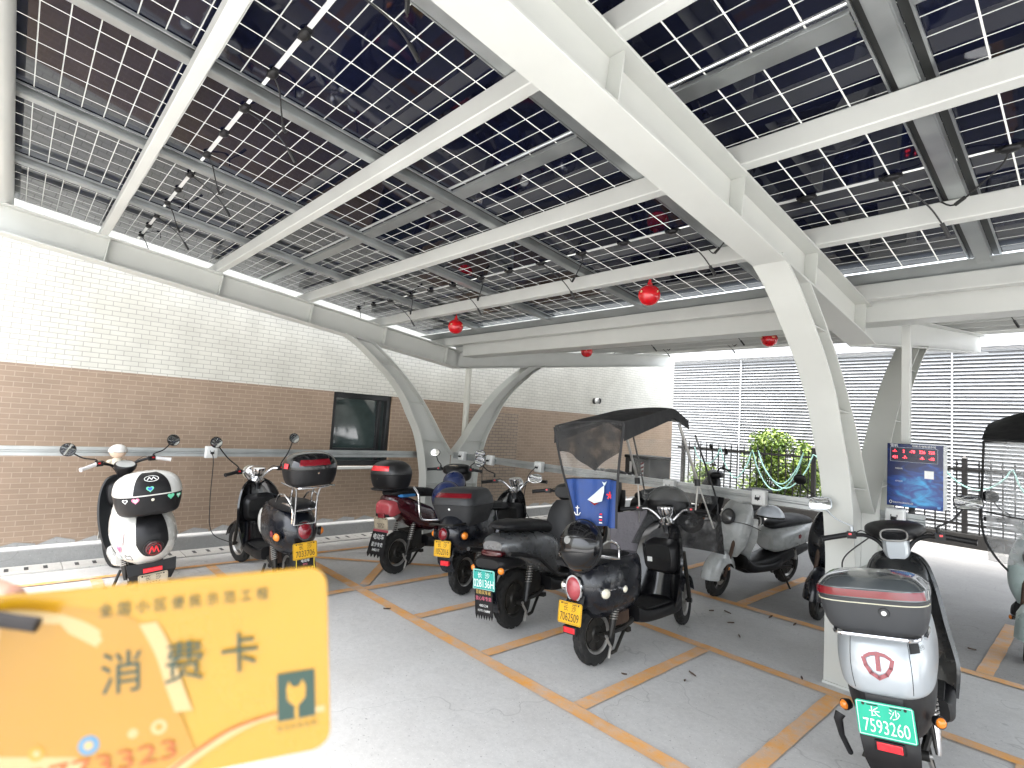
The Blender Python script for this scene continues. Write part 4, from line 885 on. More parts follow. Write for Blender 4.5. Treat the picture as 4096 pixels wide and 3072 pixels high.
rack(r1, [[(-.05, s_*.1, .80), (-.4, s_*.1, .805)] for s_ in (1, -1)], .012, BLK)
o, lo, up, M = topbox(r1, -.27, .765, .40, .44, .315, BLK, WHT, None)
b = MB(); zpatch(b, up, lambda t: (.164, .309), (154, 206), BLK, .004, 12, 12); b.xf(M); b.build('lid_stripe', o)
b = MB(); b.grid(zring([(.155, -.203, .203, .223, 2.7), (.164, -.2035, .2035, .2235, 2.7)], 60), WHT, True, M, False); b.build('seam_band', o)
b = MB(); F, p, n = surf_frame(up, .272, 180, .005); F = M @ F; b.ribbon([(.045*cos(i*pi/10), .028*sin(i*pi/10)) for i in range(21)], .004, .002, WINK, F); b.ribbon([(-.028, -.012), (-.013, .014), (0, -.010), (.013, .014), (.028, -.012)], .006, .002, WINK, F); b.build('emblem', o, smooth=False)
def heart(b, F, s_, m1, m2):
    pts = [(16*sin(t)**3/17*s_, (13*cos(t)-5*cos(2*t)-2*cos(3*t)-cos(4*t))/17*s_) for t in [2*pi*i/24 for i in range(24)]]
    b.prism(pts, .002, m1, F); b.prism([(x*.62, y*.62) for x, y in pts], .003, m2, F)
b = MB(); MINT = mat('mint_sticker', (.15, .60, .38), .4); BLU = mat('blue_sticker', (.05, .12, .5), .4); ROSE = mat('rose_sticker', (.75, .2, .33), .4)
for z_, th, s_, a_, c_, L_ in ((.13, 158, .026, ROSE, WINK, lo), (.205, 178, .026, MINT, BLU, up), (.135, 205, .026, MINT, MINT, lo), (.13, 138, .02, WINK, GREYP, lo), (.13, 225, .022, MINT, WINK, lo)): F, p, n = surf_frame(L_, z_, th, .006); heart(b, M @ F, s_, a_, c_)
F, p, n = surf_frame(lo, .125, 180); b.lathe([(0, .011), (.004, .009)], CLRL, 12, M @ F); b.build('sticker', o, smooth=False)
b = MB(); F, p, n = surf_frame(WST, .60, 128, .004); b.prism([(-.03, -.05), (.03, -.05), (.035, .05), (-.025, .055)], .002, mat('cartoon_pale', (.62, .45, .47), .5), F); F, p, n = surf_frame(WST, .52, 122, .004); heart(b, F, .035, ROSE, mat('rose_dark', (.45, .08, .16), .4)); F, p, n = surf_frame(WST, .45, 112, .004); b.prism([(-.05, -.02), (.05, -.02), (.05, .01), (-.05, .015)], .002, mat('ice_blue', (.5, .62, .64), .4), F); F, p, n = surf_frame(WST, .46, 140, .004); b.ribbon([(-.03, -.02), (-.03, .01), (-.02, .025), (-.01, .012), (.01, .012), (.02, .025), (.03, .01), (.03, -.02), (-.03, -.02)], .003, .002, GREYP, F); b.build('sticker', r1, smooth=False)
# toy on its handlebar
ty = thing('plush_toy', 'small cream doll wearing a white helmet on the handlebar of the white scooter', 'toy', (-6.27, .78, 1.0)); TOY = mat('toy_cream', (.66, .60, .48), .7, bump=.3); TOYW = mat('toy_helmet', (.72, .70, .66), .4)
b = MB(); b.ell((0, 0, .02), (.045, .045, .055), TOY); b.ell((.0, -.05, .03), (.02, .03, .018), TOY); b.ell((0, .05, .03), (.02, .03, .018), TOY); b.build('body', ty)
b = MB(); b.ell((0, 0, .115), (.062, .066, .055), mat('toy_face', (.70, .52, .40), .7)); b.build('head', ty)
b = MB(); rows = [[(.074*cos(a*pi/14)*cos(t*pi/10), .078*cos(a*pi/14)*sin(t*pi/10), .118+.072*sin(a*pi/14)) for t in range(20)] for a in range(0, 7)]; b.grid(rows, TOYW, True, None, True); b.ell((.05, 0, .125), (.05, .05, .012), TOYW); b.build('helmet', ty)
# ---- scooter 3: maroon
r3 = scoot('electric_scooter', 'maroon scooter with faded tail light, long lettered mud flap and round black box', (-4.97, 3.07), 103.5, 3); S3 = steerM(.2)
wheel(r3, 0, R=.215, kind='hub'); wheel(r3, 1.30, R=.215, kind='spoke', M=S3); fork(r3, S3, 1.30, .215); fender(r3, S3, 1.30, .215, 15, 150, .07, MAROON); swing(r3); stand(r3, .3, .1); shock(r3, .12, .02, .2, .12, .52); shock(r3, -.12, .02, .2, .12, .52); battery(r3, DARKM)
b = MB(); xloft(b, [(.48, .48, .08, .10, 3), (.42, .52, .13, .15, 3), (.2, .59, .14, .165, 3), (.06, .655, .125, .17, 3), (-.05, .705, .10, .155, 3), (-.15, .735, .075, .11, 3), (-.18, .745, .04, .06, 2.6)], MAROON, 32, 5); b.build('rear_body', r3)
b = MB(); xloft(b, [(-.04, .69, .075, .115, 4), (-.14, .68, .09, .125, 4), (-.205, .67, .075, .105, 4), (-.22, .67, .05, .08, 4)], PINKL); b.xf(Matrix()); b.build('tail_light', r3)
b = MB(); b.box((-.22, 0, .605), (.03, .09, .05), REDL); b.box((-.16, 0, .61), (.12, .18, .03), BLK); b.build('brake_lamp', r3, bevel=.005)
seat(r3, dx=.14, dz=.045); floor(r3, BLK); 
b = MB(); b.box((.0, -.10, .80), (.2, .12, .03), mat('blue_cloth', (.03, .18, .45), .7)); b.build('blue_rag', r3, bevel=.012)
plate(r3, (-.225, 0, .53), (-1, 0, -.12), '20757', TAN, INK, .20, .12, city=False)
b = MB(); b.box((-.225, 0, .457), (.006, .21, .025), mat('flap_red_edge', (.35, .06, .08), .5)); b.build('plate_trim', r3)
mudflap(r3, (-.26, 0, .345), (-1, 0, .26), .20, .215, [('电动车', .06, .055, WINK), ('星沙专卖', .045, -.02, WINK), ('8482171', .034, -.07, WINK)], 5, BLK, 1.2)
rack(r3, [[(.26, s_*.12, .85), (.0, s_*.13, .87), (-.24, s_*.12, .87), (-.30, s_*.06, .87)] for s_ in (1, -1)]+[[(-.30, .06, .87), (-.30, -.06, .87)], [(-.05, .13, .872), (-.05, -.13, .872)], [(-.18, .12, .87), (-.18, -.12, .87)]], .010, BLK)
rack(r3, [[(.08, -.13, .88), (.12, -.17, .80), (.12, -.19, .66), (.14, -.2, .56), (.24, -.2, .53), (.50, -.19, .51)], [(.08, .13, .88), (.12, .17, .80), (.12, .19, .66), (.14, .2, .56), (.50, .19, .51)]], .012, CHR, 'crash_bar')
o, lo, up, M = topbox(r3, -.11, .875, .36, .41, .285, BLK, mat('lid_dull', (.014, .014, .015), .35, dirt=.3, dirtcol=(.08, .08, .07)), None)
b = MB(); zpatch(b, up, (.178, .225), (150, 212), REDR, .004); b.xf(M); b.build('box_reflector', o); b = MB(); F, p, n = surf_frame(lo, .10, 178); b.lathe([(0, .009), (.004, .008)], CHR, 12, M @ F); b.build('latch', o)
b = MB(); legshield(b, [(.26, .82, .17, .04), (.42, .87, .21, .08), (.62, .92, .22, .09), (.82, .96, .2, .08), (.92, .97, .14, .05)], MAROON); b.build('leg_shield', r3, ang=60)
b = MB(); xloft(b, [(.80, .64, .14, .10, 3), (.86, .66, .20, .16, 3), (.93, .70, .2, .17, 3)], NAVY); b.build('knee_cover', r3)
b = MB(); xloft(b, [(.80, 1.0, .03, .06, 3), (.86, 1.02, .055, .15, 3), (.96, 1.02, .075, .17, 3), (1.07, .98, .09, .13, 3), (1.13, .94, .06, .08, 2.5)], BLK, 28); b.box((.875, 0, 1.073), (.05, .11, .012), mat('dial_brown', (.14, .11, .07), .2, coat=.4)); b.xf(S3); b.build('handlebar_cowl', r3)
handlebar(r3, S3, [(.95, .05, 1.0), (.93, .12, 1.02), (.90, .2, 1.03), (.89, .27, 1.03)], BLK, .86, 1.02, lever=BLK)
for s_ in (1, -1): mirror(r3, S3, (.90, s_*.20, 1.05), (.93, s_*.30, 1.22), (.068, .046, 2.3), BLK, (-1, s_*.05, .1))
# ---- scooter 5: silver and black, plate 028136H
r5 = scoot('electric_scooter', 'silver and black scooter with teal plate 028136H and toothed mud flap', (-3.2, 3.08), 101, 5); S5_ = steerM(.2)
wheel(r5, 0, R=.225, wd=.085, kind='hub', rimm=DARKM); wheel(r5, 1.32, R=.215, kind='spoke', M=S5_); fork(r5, S5_, 1.32, .215); fender(r5, S5_, 1.32, .215, 15, 150, .07, SILVD); swing(r5); stand(r5, .34, .1); shock(r5, .13, .0, .22, .08, .52, GREYP); shock(r5, -.13, .0, .22, .08, .52, GREYP); battery(r5, DARKM)
b = MB(); xloft(b, [(.54, .44, .10, .11, 3.4), (.46, .50, .17, .17, 3.4), (.24, .56, .17, .185, 3.4), (.06, .60, .14, .19, 3.2), (-.10, .635, .105, .175, 3), (-.20, .655, .07, .13, 3), (-.25, .66, .04, .09, 2.6)], SILVD, 32, 5); b.build('rear_body', r5)
b = MB(); xloft(b, [(.02, .52, .03, .14, 3), (-.12, .53, .045, .165, 3), (-.26, .54, .05, .15, 3), (-.32, .54, .035, .11, 3)], BLK, 26); b.build('tail_fairing', r5)
b = MB(); xloft(b, [(-.18, .615, .02, .10, 4), (-.26, .61, .025, .10, 4), (-.28, .61, .015, .08, 3)], mat('tail_dark5', (.05, .004, .006), .2, coat=.5), 20); b.build('tail_light', r5)
for s_ in (1, -1): rack(r5, [[(-.30, s_*.20, .63), (-.14, s_*.225, .60), (.05, s_*.23, .55), (.22, s_*.215, .45), (.40, s_*.20, .36), (.75, s_*.19, .31)]], .017, BLK, 'side_rail')
seat(r5, [(-.18, .80, .012, .07, 2.4), (-.12, .80, .035, .12, 3), (.03, .79, .05, .14, 3), (.15, .775, .05, .135, 3), (.30, .76, .055, .12, 3), (.44, .735, .05, .10, 3), (.50, .70, .02, .06, 2.4)]); floor(r5, BLK, hw=.18)
b = MB(); b.sheet([[(-.25, y_, .56-.4*abs(y_)) for y_ in (.10, .05, 0, -.05, -.10)], [(-.34, y_, .47) for y_ in (.11, .05, 0, -.05, -.11)], [(-.34, y_, .36) for y_ in (.10, .05, 0, -.05, -.10)], [(-.305, y_, .25) for y_ in (.085, .045, 0, -.045, -.085)], [(-.26, y_, .18) for y_ in (.07, .035, 0, -.035, -.07)]], .007, BLKN); b.build('rear_fender', r5)
for s_ in (1, -1): lamp(r5, 'indicator', (-.31, s_*.13, .50), (-.9, s_*.4, 0), .026, AMB, BLK, .7)
plate(r5, (-.355, 0, .43), (-1, 0, -.02), '028136H', TEAL, WINK, .21, .15)
mudflap(r5, (-.355, 0, .27), (-1, 0, -.04), .17, .18, [('百姓买车省', .032, .07, ORNK), ('放心车专卖', .034, .025, PINK), ('4001234', .026, -.025, WINK), ('15771156888', .024, -.062, WINK)], 7, BLK, 1.0)
b = MB(); legshield(b, [(.26, .82, .17, .04), (.42, .87, .21, .08), (.62, .92, .22, .09), (.82, .96, .2, .08), (.92, .97, .14, .05)], BLK); b.build('leg_shield', r5, ang=60)
b = MB(); xloft(b, [(.84, 1.0, .05, .12, 3), (.96, 1.0, .08, .16, 3), (1.08, .95, .09, .12, 3), (1.14, .92, .05, .07, 2.5)], BLK, 28); b.xf(S5_); b.build('handlebar_cowl', r5); handlebar(r5, S5_, [(.95, .05, .98), (.93, .12, 1.0), (.90, .2, 1.01), (.89, .27, 1.01)], BLK, .86, 1.0, lever=BLK)
# ---- scooter 12: silver, plate 7593260, nearest
TS_ = [(.555, -.365, .30, .155, 3.4), (.575, -.385, .34, .174, 3.4), (.64, -.395, .40, .184, 3.4), (.70, -.385, .42, .185, 3.4), (.77, -.35, .42, .178, 3.4), (.795, -.325, .40, .168, 3.4)]
TB_ = [(.34, -.23, .28, .10, 3), (.39, -.31, .34, .135, 3), (.48, -.366, .36, .160, 3), (.57, -.372, .34, .168, 3), (.60, -.36, .34, .165, 3)]
rt = scoot('electric_scooter', 'silver scooter with green plate 7593260 and long dark rear box beside the near column', (-.63, 3.20), 98, 8); ST = steerM(.06)
wheel(rt, 0, R=.215, wd=.08, kind='hub'); wheel(rt, 1.30, R=.215, kind='spoke', M=ST); fork(rt, ST, 1.30, .215); fender(rt, ST, 1.30, .215, 15, 150, .07, SILV); swing(rt); stand(rt, .3, .12); battery(rt, DARKM)
shock(rt, .13, .0, .22, .06, .5, CHR); shock(rt, -.13, .0, .22, .06, .5, CHR)
b = MB(); zloft(b, TS_, SILV, 56, 5); b.build('rear_body', rt, ang=30)
b = MB(); zloft(b, TB_, BLK, 48, 4); b.build('lower_fairing', rt, ang=30)
b = MB(); zpatch(b, TB_, (.525, .56), (166, 194), GREYP, .006); b.build('plate_lamp', rt)
for th in (158, 205): b = MB(); zpatch(b, TS_, (.58, .785), (th, th+.5), GREYP, .002, 1); b.build('panel_seam', rt)
b = MB(); zpatch(b, TS_, (.735, .77), (207, 222), BLK, .004); zpatch(b, TS_, (.783, .795), (120, 240), CHR, .006, 24, 2); b.build('hook_recess', rt)
F, p, n = surf_frame(TS_, .685, 180, .004); b = MB(); F = F @ Matrix.Scale(.93, 4)
sh = [(-.056, .045), (-.05, .0), (-.034, -.034), (0, -.058), (.034, -.034), (.05, .0), (.056, .045)]
b.ribbon([(-.056, .026), (-.048, -.005), (-.030, -.034), (0, -.052), (.030, -.034), (.048, -.005), (.056, .026)], .016, .003, EMBR, F); b.prism([(-.056, .036), (-.03, .052), (0, .058), (.03, .052), (.056, .036), (.050, .024), (.026, .038), (.009, .041), (.009, -.024), (-.009, -.024), (-.009, .041), (-.026, .038), (-.050, .024)], .0035, EMBR, F); b.build('emblem', rt, smooth=False)
b = MB(); F, p, n = surf_frame(TS_, .75, 226, .004); b.text('台铃', .022, BLK, F, sx=.9); b.build('lettering', rt, smooth=False)
plate(rt, (-.41, -.0, .475), (-1, 0, .04), '7593260', GRN, WINK, .205, .137)
b = MB(); b.sheet([[(-.33, y_, .47) for y_ in (.10, .05, 0, -.05, -.10)], [(-.385, y_, .39) for y_ in (.105, .05, 0, -.05, -.105)], [(-.38, y_, .30) for y_ in (.098, .05, 0, -.05, -.098)], [(-.34, y_, .22) for y_ in (.08, .04, 0, -.04, -.08)], [(-.28, y_, .16) for y_ in (.06, .03, 0, -.03, -.06)]], .008, BLK); b.build('rear_fender', rt)
b = MB(); b.box((-.39, 0, .368), (.016, .105, .042), BLK); b.box((-.399, 0, .368), (.006, .09, .032), REDR); b.build('rear_reflector', rt, bevel=.003)
lamp(rt, 'indicator', (-.24, -.17, .45), (-.8, -.6, 0), .022, AMB, BLK, .8); lamp(rt, 'indicator', (-.24, .17, .45), (-.8, .6, 0), .022, AMB, BLK, .8)
b = MB(); b.tube([(-.30, .185, .43), (-.31, .195, .41), (-.28, .195, .33), (-.20, .185, .23)], [.022, .018, .012, .012], BLK, 10); b.build('passenger_peg', rt)
seat(rt, SEAT, SEATM, .06, .0); floor(rt, BLK, hw=.19)
rack(rt, [[(-.05, s_*.15, .805), (-.34, s_*.155, .80), (-.39, s_*.12, .80)] for s_ in (1, -1)]+[[(-.39, .12, .80), (-.39, -.12, .80)], [(-.24, -.15, .80), (-.26, -.185, .83), (-.32, -.175, .80)]], .009, CHR)
LIDT = mat('lid_smoked', (.07, .08, .085), .10, .2, coat=1, bump=.18, bscale=14)
o, lo, up, M = topbox(rt, -.23, .805, .34, .415, .245, mat('box_charcoal', (.034, .036, .039), .48, var=.06), LIDT, None, 'bar')
b = MB(); zpatch(b, up, (.155, .184), (112, 238), REDL, .007, 26, 3); b.xf(M); b.build('box_reflector', o)
b = MB(); zpatch(b, lo, (.130, .1335), (95, 262), mat('seam_cream', (.62, .60, .46), .4), .004, 30, 2); b.xf(M); b.build('seam_trim', o)
b = MB(); F, p, n = surf_frame(lo, .10, 183); F = M @ F; b.lathe([(0, .020), (.006, .018), (.008, .010)], GREYP, 20, F); b.lathe([(.006, .010), (.012, .009), (.013, .003)], WINK, 18, F); b.build('latch', o)
SHB = mat('shield_black', (.008, .009, .010), .3, coat=.3)
b = MB(); legshield(b, [(.24, .76, .20, .05), (.36, .82, .225, .08), (.44, .86, .225, .08), (.60, .89, .205, .08), (.78, .93, .185, .07), (.90, .96, .155, .05), (.945, .965, .12, .03)], SHB, .03); b.build('leg_shield', rt, ang=60)
b = MB(); xloft(b, [(.80, .70, .16, .12, 3), (.86, .74, .20, .155, 3), (.95, .78, .20, .165, 3)], SHB, 32); b.build('inner_shield', rt)
F = frame((.815, -.085, .79), (-1, -.1, .15)); b = MB(); b.lathe([(-.02, .062), (.004, .066), (.010, .060), (.008, .048)], GREYP, 28, F @ Matrix.Diagonal((1, 1.25, 1, 1))); b.lathe([(.0, .048), (-.004, .03), (.006, .02), (.012, .018), (.012, .003)], BLKG, 24, F); b.ell((0, 0, .012), (.012, .012, .006), CHR, 12, 8, F); b.build('charge_port', rt)
b = MB(); xloft(b, [(.86, 1.0, .07, .045, 4), (.89, 1.01, .085, .062, 4), (.97, 1.02, .09, .075, 4), (1.03, 1.0, .08, .07, 4)], SILV, 28); b.xf(ST); b.build('handlebar_clamp', rt)
b = MB(); xloft(b, [(.865, 1.075, .035, .06, 2.6), (.90, 1.085, .055, .09, 2.6), (1.0, 1.095, .06, .15, 2.6), (1.10, 1.08, .055, .16, 2.6), (1.16, 1.05, .03, .10, 2.4)], BLK, 30); F = frame((.862, 0, 1.075), (-1, 0, .45)); b.ribbon([(.068*math.copysign(abs(cos(i*pi/14))**.7, cos(i*pi/14)), .036*math.copysign(abs(sin(i*pi/14))**.7, sin(i*pi/14))) for i in range(29)], .007, .012, ALU, F); b.prism([(-.06, -.026), (.06, -.026), (.06, .026), (-.06, .026)], .006, BLKG, F); b.xf(ST); b.build('dashboard', rt)
handlebar(rt, ST, [(.93, .05, .97), (.945, .09, 1.03), (.93, .15, 1.065), (.90, .21, 1.07), (.895, .26, 1.07)], BLK, .87, 1.045, .25, .39, BLK, BLK)
for s_ in (1, -1): mirror(rt, ST, (.905, s_*.22, 1.095), (.95, s_*.385, 1.265), (.070, .042, 4), BLK if s_ < 0 else SILV, (-1, s_*.08, .05))

# ---- second row: scooters facing the camera side
NOSE = [(.40, 1.02, 1.12, .09, 2.4), (.50, .97, 1.16, .145, 2.5), (.62, .94, 1.17, .170, 2.6), (.76, .91, 1.14, .170, 2.6), (.88, .90, 1.08, .145, 2.6), (.96, .91, 1.03, .10, 2.6)]
def facing(label, pos, head, paint, lean=5, steer=.2, lampy=True, mirrors=True, low=BLK, bars=BLK, up=0):
    r = scoot('electric_scooter', label, pos, head, lean); S = steerM(steer)
    wheel(r, 0, kind='hub'); wheel(r, 1.27, kind='spoke', M=S, rimm=DARKM); fork(r, S, 1.27, mt=RUST); fender(r, S, 1.27, .205, 2, 150, .098, paint, gap=.065, drop=.11); swing(r); stand(r); battery(r, DARKM); shock(r, .12, .02, .2, .1, .44); shock(r, -.12, .02, .2, .1, .44)
    b = MB(); zloft(b, NOSE, paint, 44, 4); b.build('front_apron', r, ang=30)
    b = MB(); legshield(b, [(.24, .78, .05, .01), (.32, .84, .075, .02), (.44, .91, .12, .04), (.58, .95, .175, .06), (.70, .96, .18, .06), (.80, .955, .165, .06)], paint, .03); b.build('leg_shield', r, ang=60)
    b = MB(); xloft(b, [(-.36, .60, .05, .08, 2.8), (-.28, .60, .11, .15, 2.8), (-.05, .585, .13, .185, 2.8), (.2, .55, .135, .185, 2.8), (.38, .52, .13, .16, 2.8), (.46, .50, .08, .10, 2.6)], paint, 32, 5); b.build('rear_body', r)
    b = MB(); xloft(b, [(-.2, .42, .06, .12, 3), (.1, .38, .09, .14, 3), (.5, .28, .08, .13, 3), (.85, .27, .07, .12, 3), (.92, .32, .06, .08, 3)], low, 24); b.build('lower_fairing', r)
    seat(r, SEAT, SEATM, .02, -.06); floor(r, low)
    if lampy:
        F = frame((1.165, 0, .80), (1, 0, .30)); b = MB(); b.lathe([(-.03, .066), (.004, .074), (.010, .068), (.006, .060)], GREYP, 28, F @ Matrix.Diagonal((1, 1.15, 1, 1))); b.lathe([(.0, .06), (.010, .055), (.020, .03), (.023, .003)], mat('headlamp_smoked', (.10, .10, .10), .1, coat=.6), 24, F @ Matrix.Diagonal((1, 1.15, 1, 1))); b.build('headlight', r)
    b = MB(); xloft(b, [(.84, .99, .04, .10, 3), (.92, 1.0, .06, .17, 3), (1.02, .99, .05, .13, 3), (1.07, .97, .02, .07, 3)], paint if paint is not BLKN else BLK, 26); b.xf(S); b.build('handlebar_cowl', r)
    handlebar(r, S, [(.95, .05, .98), (.94, .12, 1.0+up), (.91, .2, 1.02+up), (.90, .26, 1.02+up)], bars, .86, 1.005+up, lever=BLK)
    if mirrors:
        for s_ in (1, -1): mirror(r, S, (.91, s_*.20, 1.05+up), (.93, s_*.33, 1.21+up*2), (.058, .052, 2.3), BLK, (-1, s_*.05, .08))
    for s_ in (1, -1): lamp(r, 'indicator', (1.20, s_*.10, .30), (.6, s_*.8, 0), .018, AMB, CHR, .5)
    return r, S
r8, S8 = facing('pale grey scooter with a dark round headlight facing out under the white rail', (-2.53, 6.68), 260, GREYW, 6, .15, mirrors=False)
b = MB(); F = frame((.12, .188, .585), (0, 1, .0)); b.prism([(-.022, -.02), (.022, -.02), (.026, .012), (0, .028), (-.026, .012)], .003, EMBR, F); b.text('TAILG', .022, GREYP, F @ T((-.03, -.075, 0))); b.build('emblem', r8, smooth=False)
r11, S11 = facing('black scooter with a T badge half hidden behind the near column', (-1.80, 6.86), 268, BLKN, 3, .1, lampy=False)
b = MB(); b.ell((.96, 0, 1.05), (.10, .15, .03), WHT, 20, 10); b.xf(S11); b.build('white_cover', r11)
b = MB(); F = frame((1.18, .02, .68), (1, 0, .1)); b.ribbon([(.03*cos(i*pi/8), .03*sin(i*pi/8)) for i in range(17)], .005, .003, CHR, F); b.text('T', .036, CHR, F); b.build('emblem', r11, smooth=False)
r10, S10 = facing('black scooter carrying the striped delivery box beyond the rain canopy', (-4.62, 7.25), 264, BLK, 3, .3, lampy=False, mirrors=False, bars=CHR)
r9, S9 = facing('black scooter with raised mirrors far back near the spiked fence', (-4.1, 9.5), 250, BLK, 4, -.4, lampy=False, up=.10)
r13, S13 = facing('pale green scooter with a clear rain cover at the edge of the picture', (-.40, 7.25), 267, SKYB, 4, .1)
# delivery box
dbx = thing('delivery_box', 'dark delivery box with a red and white striped tape on the far scooter', 'box', (-4.86, 7.38, .80), (0, 0, radians(-12)))
b = MB(); b.box((0, 0, .20), (.52, .46, .40), mat('nylon_black', (.022, .022, .023), .7, bump=.3, bscale=30, dirt=.2)); b.build('shell', dbx, bevel=.02)
b = MB(); b.box((0, -.003, .415), (.54, .48, .05), BLK); b.build('lid', dbx, bevel=.015)
b = MB(); TAPE = mat('tape_white', (.72, .70, .68), .4)
b.box((.13, -.232, .19), (.06, .004, .30), TAPE)
for i in range(5): b.prism([(-.03, -.02), (.03, .005), (.03, .035), (-.03, .01)], .003, REDL, frame((.13, -.2345, .08+i*.06), (0, -1, 0)))
b.build('striped_tape', dbx, smooth=False); b = MB(); b.box((-.12, -.234, .26), (.05, .004, .16), TAPE); b.box((.0, -.234, .05), (.14, .004, .02), TAPE); b.build('strap', dbx)
# white helmet on the pale scooter, spare things
hm = thing('helmet', 'pale blue white helmet resting on the seat of the pale grey scooter', 'helmet', (-2.40, 5.95, .80))
b = MB(); rows = [[(.14*cos(a*pi/16)*cos(t*pi/12), .12*cos(a*pi/16)*sin(t*pi/12), .125*sin(a*pi/16)) for t in range(24)] for a in range(0, 8)]; b.grid(rows, mat('helmet_white', (.66, .70, .76), .25, coat=.5), True, None, True); b.build('shell', hm); b = MB(); b.lathe([(-.004, .142), (.012, .144), (.012, .13)], BLK, 24, Matrix.Diagonal((1, .86, 1, 1))); b.build('rim', hm)
def helmet(label, loc, n, r_, mt, visor=True):
    h = thing('helmet', label, 'helmet', loc); F = frame((0, 0, 0), n); b = MB(); rows = []
    for a in range(0, 12): t_ = a*pi/2/12; rows.append([(r_*cos(t_)*cos(k*pi/18), r_*1.08*cos(t_)*sin(k*pi/18), r_*.78*sin(t_)) for k in range(36)])
    b.grid(rows, mt, True, F, True); b.build('shell', h)
    b = MB(); b.grid([[(r_*q*cos(k*pi/18), r_*1.08*q*sin(k*pi/18), z_) for k in range(36)] for q, z_ in ((1.0, -.02), (1.04, -.016), (1.045, 0), (1.01, .006))], BLK, True, F, True); b.build('rim', h)
    b = MB()
    for s_ in (.25, -.35): b.tube([(r_*1.0*cos(v_)*.96, r_*(s_*1.0+.10*sin(2*v_)), r_*.80*sqrt(max(.02, 1-(cos(v_)*.96)**2-s_**2))) for v_ in [.35+i*(pi-.7)/14 for i in range(15)]], .004, mt, 6, F)
    b.build('ridge', h)
    if visor: b = MB(); b.lathe([(0, r_*.17), (.004, r_*.16), (.005, .003)], mat('badge_grey', (.2, .2, .19), .4), 20, F @ T((-r_*.22, r_*.12, r_*.755))); b.build('badge', h)
    return h
helmet('round glossy black helmet hung on the rear rack of scooter 7062509', (-2.32, 2.80, .845), (.12, -.95, .22), .150, BLKG)
helmet('dark blue helmet with a yellow badge hung on the maroon scooter', (-4.72, 3.47, .79), (.72, -.66, .25), .155, NAVY)
helmet('dark blue helmet behind the badged blue helmet, above the maroon seat', (-5.02, 3.78, .90), (.72, -.6, .4), .125, NAVY, False)

# ---- rain canopy over scooter 6
cy_ = thing('rain_canopy', 'black rain canopy with a blue sailing print rear curtain and clear windshield', 'canopy', (-2.325, 3.5, 1.0), (0, radians(-5), radians(3)))
CLOTH = mat('canopy_cloth', (.010, .010, .011), .7, bump=.4, bscale=18); MESHK = clear('black_mesh', (.02, .02, .02), .80, .8); CLR = clear('clear_vinyl', (.45, .46, .45), .09, .08); BLUE = mat('curtain_blue', (.010, .045, .19), .55, bump=.5, bscale=9, var=.12)
QUILT = mat('quilt_grey', (.16, .15, .165), .65, bump=.9, bscale=45)
W2 = .28
def roofz(t, u): return .645+.13*min(1, t/.75)-.02*abs(u)**3-.085*max(0, t-.75)/.25
rows = [[(W2*u, -.66+.88*t, roofz(t, u)) for u in [j/6-1 for j in range(13)]] for t in [i/14 for i in range(15)]]
b = MB(); b.sheet(rows, .012, CLOTH)
for s_ in (1, -1): b.sheet([[(s_*W2, -.66+.88*t, roofz(t, 1)) for t in [i/12 for i in range(13)]], [(s_*(W2+.004), -.66+.88*t, roofz(t, 1)-.11+.06*t) for t in [i/12 for i in range(13)]]], .006, CLOTH)
b.build('roof', cy_, ang=60)
def cx(u, v):   # rear curtain, u -1..1, v 0 top .. 1 bottom
    return ((W2-.095*v)*u, -.66+.05*v+.03*sin(u*5)*v+.015*sin(u*9+v*4), roofz(0, u)*(1-v)-.03*v)
def pane(v0, v1, mt, nm, vb=None):
    b = MB(); n = 16; b.sheet([[cx(2*j/n-1, v0+((vb(2*j/n-1) if vb else v1)-v0)*i/8) for j in range(n+1)] for i in range(9)], .003, mt); return b.build(nm, cy_, ang=60)
vm = lambda u: .26+.22*max(0, 1-abs(u-.1))**1.3
pane(0, .4, MESHK, 'mesh_panel', vm)
b = MB(); n = 16; b.sheet([[cx(2*j/n-1, vm(2*j/n-1)+(.545-vm(2*j/n-1))*i/6) for j in range(n+1)] for i in range(7)], .003, CLR); b.build('clear_window', cy_, ang=60)
bl = pane(.545, 1.0, BLUE, 'blue_curtain')
b = MB()
for s_ in (1, -1): b.tube([cx(s_*1.0, v_/10) for v_ in range(11)], .010, CLOTH, 8, None, 0, .5)
b.tube([cx(j/8-1, .545) for j in range(17)], .005, CLOTH, 6); b.build('curtain_edging', cy_)
WHL = mat('whale_pale', (.50, .58, .60), .6); b = MB()
def cf(u, v): p = Vector(cx(u, v)); return frame((p.x, p.y-.010, p.z), (0, -1, .06))
Fw = cf(.25, .70)
b.prism([(-.085, -.035), (-.03, -.055), (.03, -.04), (.045, .02), (.045, .06), (.02, .045), (-.03, .005)], .002, WHL, Fw); b.prism([(.045, .06), (.028, .085), (.048, .078), (.066, .088), (.052, .062)], .002, WHL, Fw); b.prism([(-.08, -.037), (-.03, -.055), (.01, -.05), (-.03, -.07)], .002, REDL, Fw)
Fa = cf(-.50, .86); b.ribbon([(0, .03), (0, -.03)], .006, .002, WINK, Fa); b.ribbon([(-.024, -.012), (-.014, -.027), (0, -.03), (.014, -.027), (.024, -.012)], .005, .002, WINK, Fa); b.ribbon([(-.014, .018), (.014, .018)], .005, .002, WINK, Fa)
Fs = cf(.68, .70)
for i in range(5): a = i*2*pi/5+.3; b.ribbon([(0, 0), (.022*cos(a), .022*sin(a))], .009, .002, REDR, Fs)
Fl = cf(.25, .93)
for i in range(4): b.prism([(-.012, -.03+i*.018), (.012, -.03+i*.018), (.011, -.021+i*.018), (-.011, -.021+i*.018)], .002, REDR if i % 2 else WINK, Fl)
b.build('sea_print', bl, smooth=False)
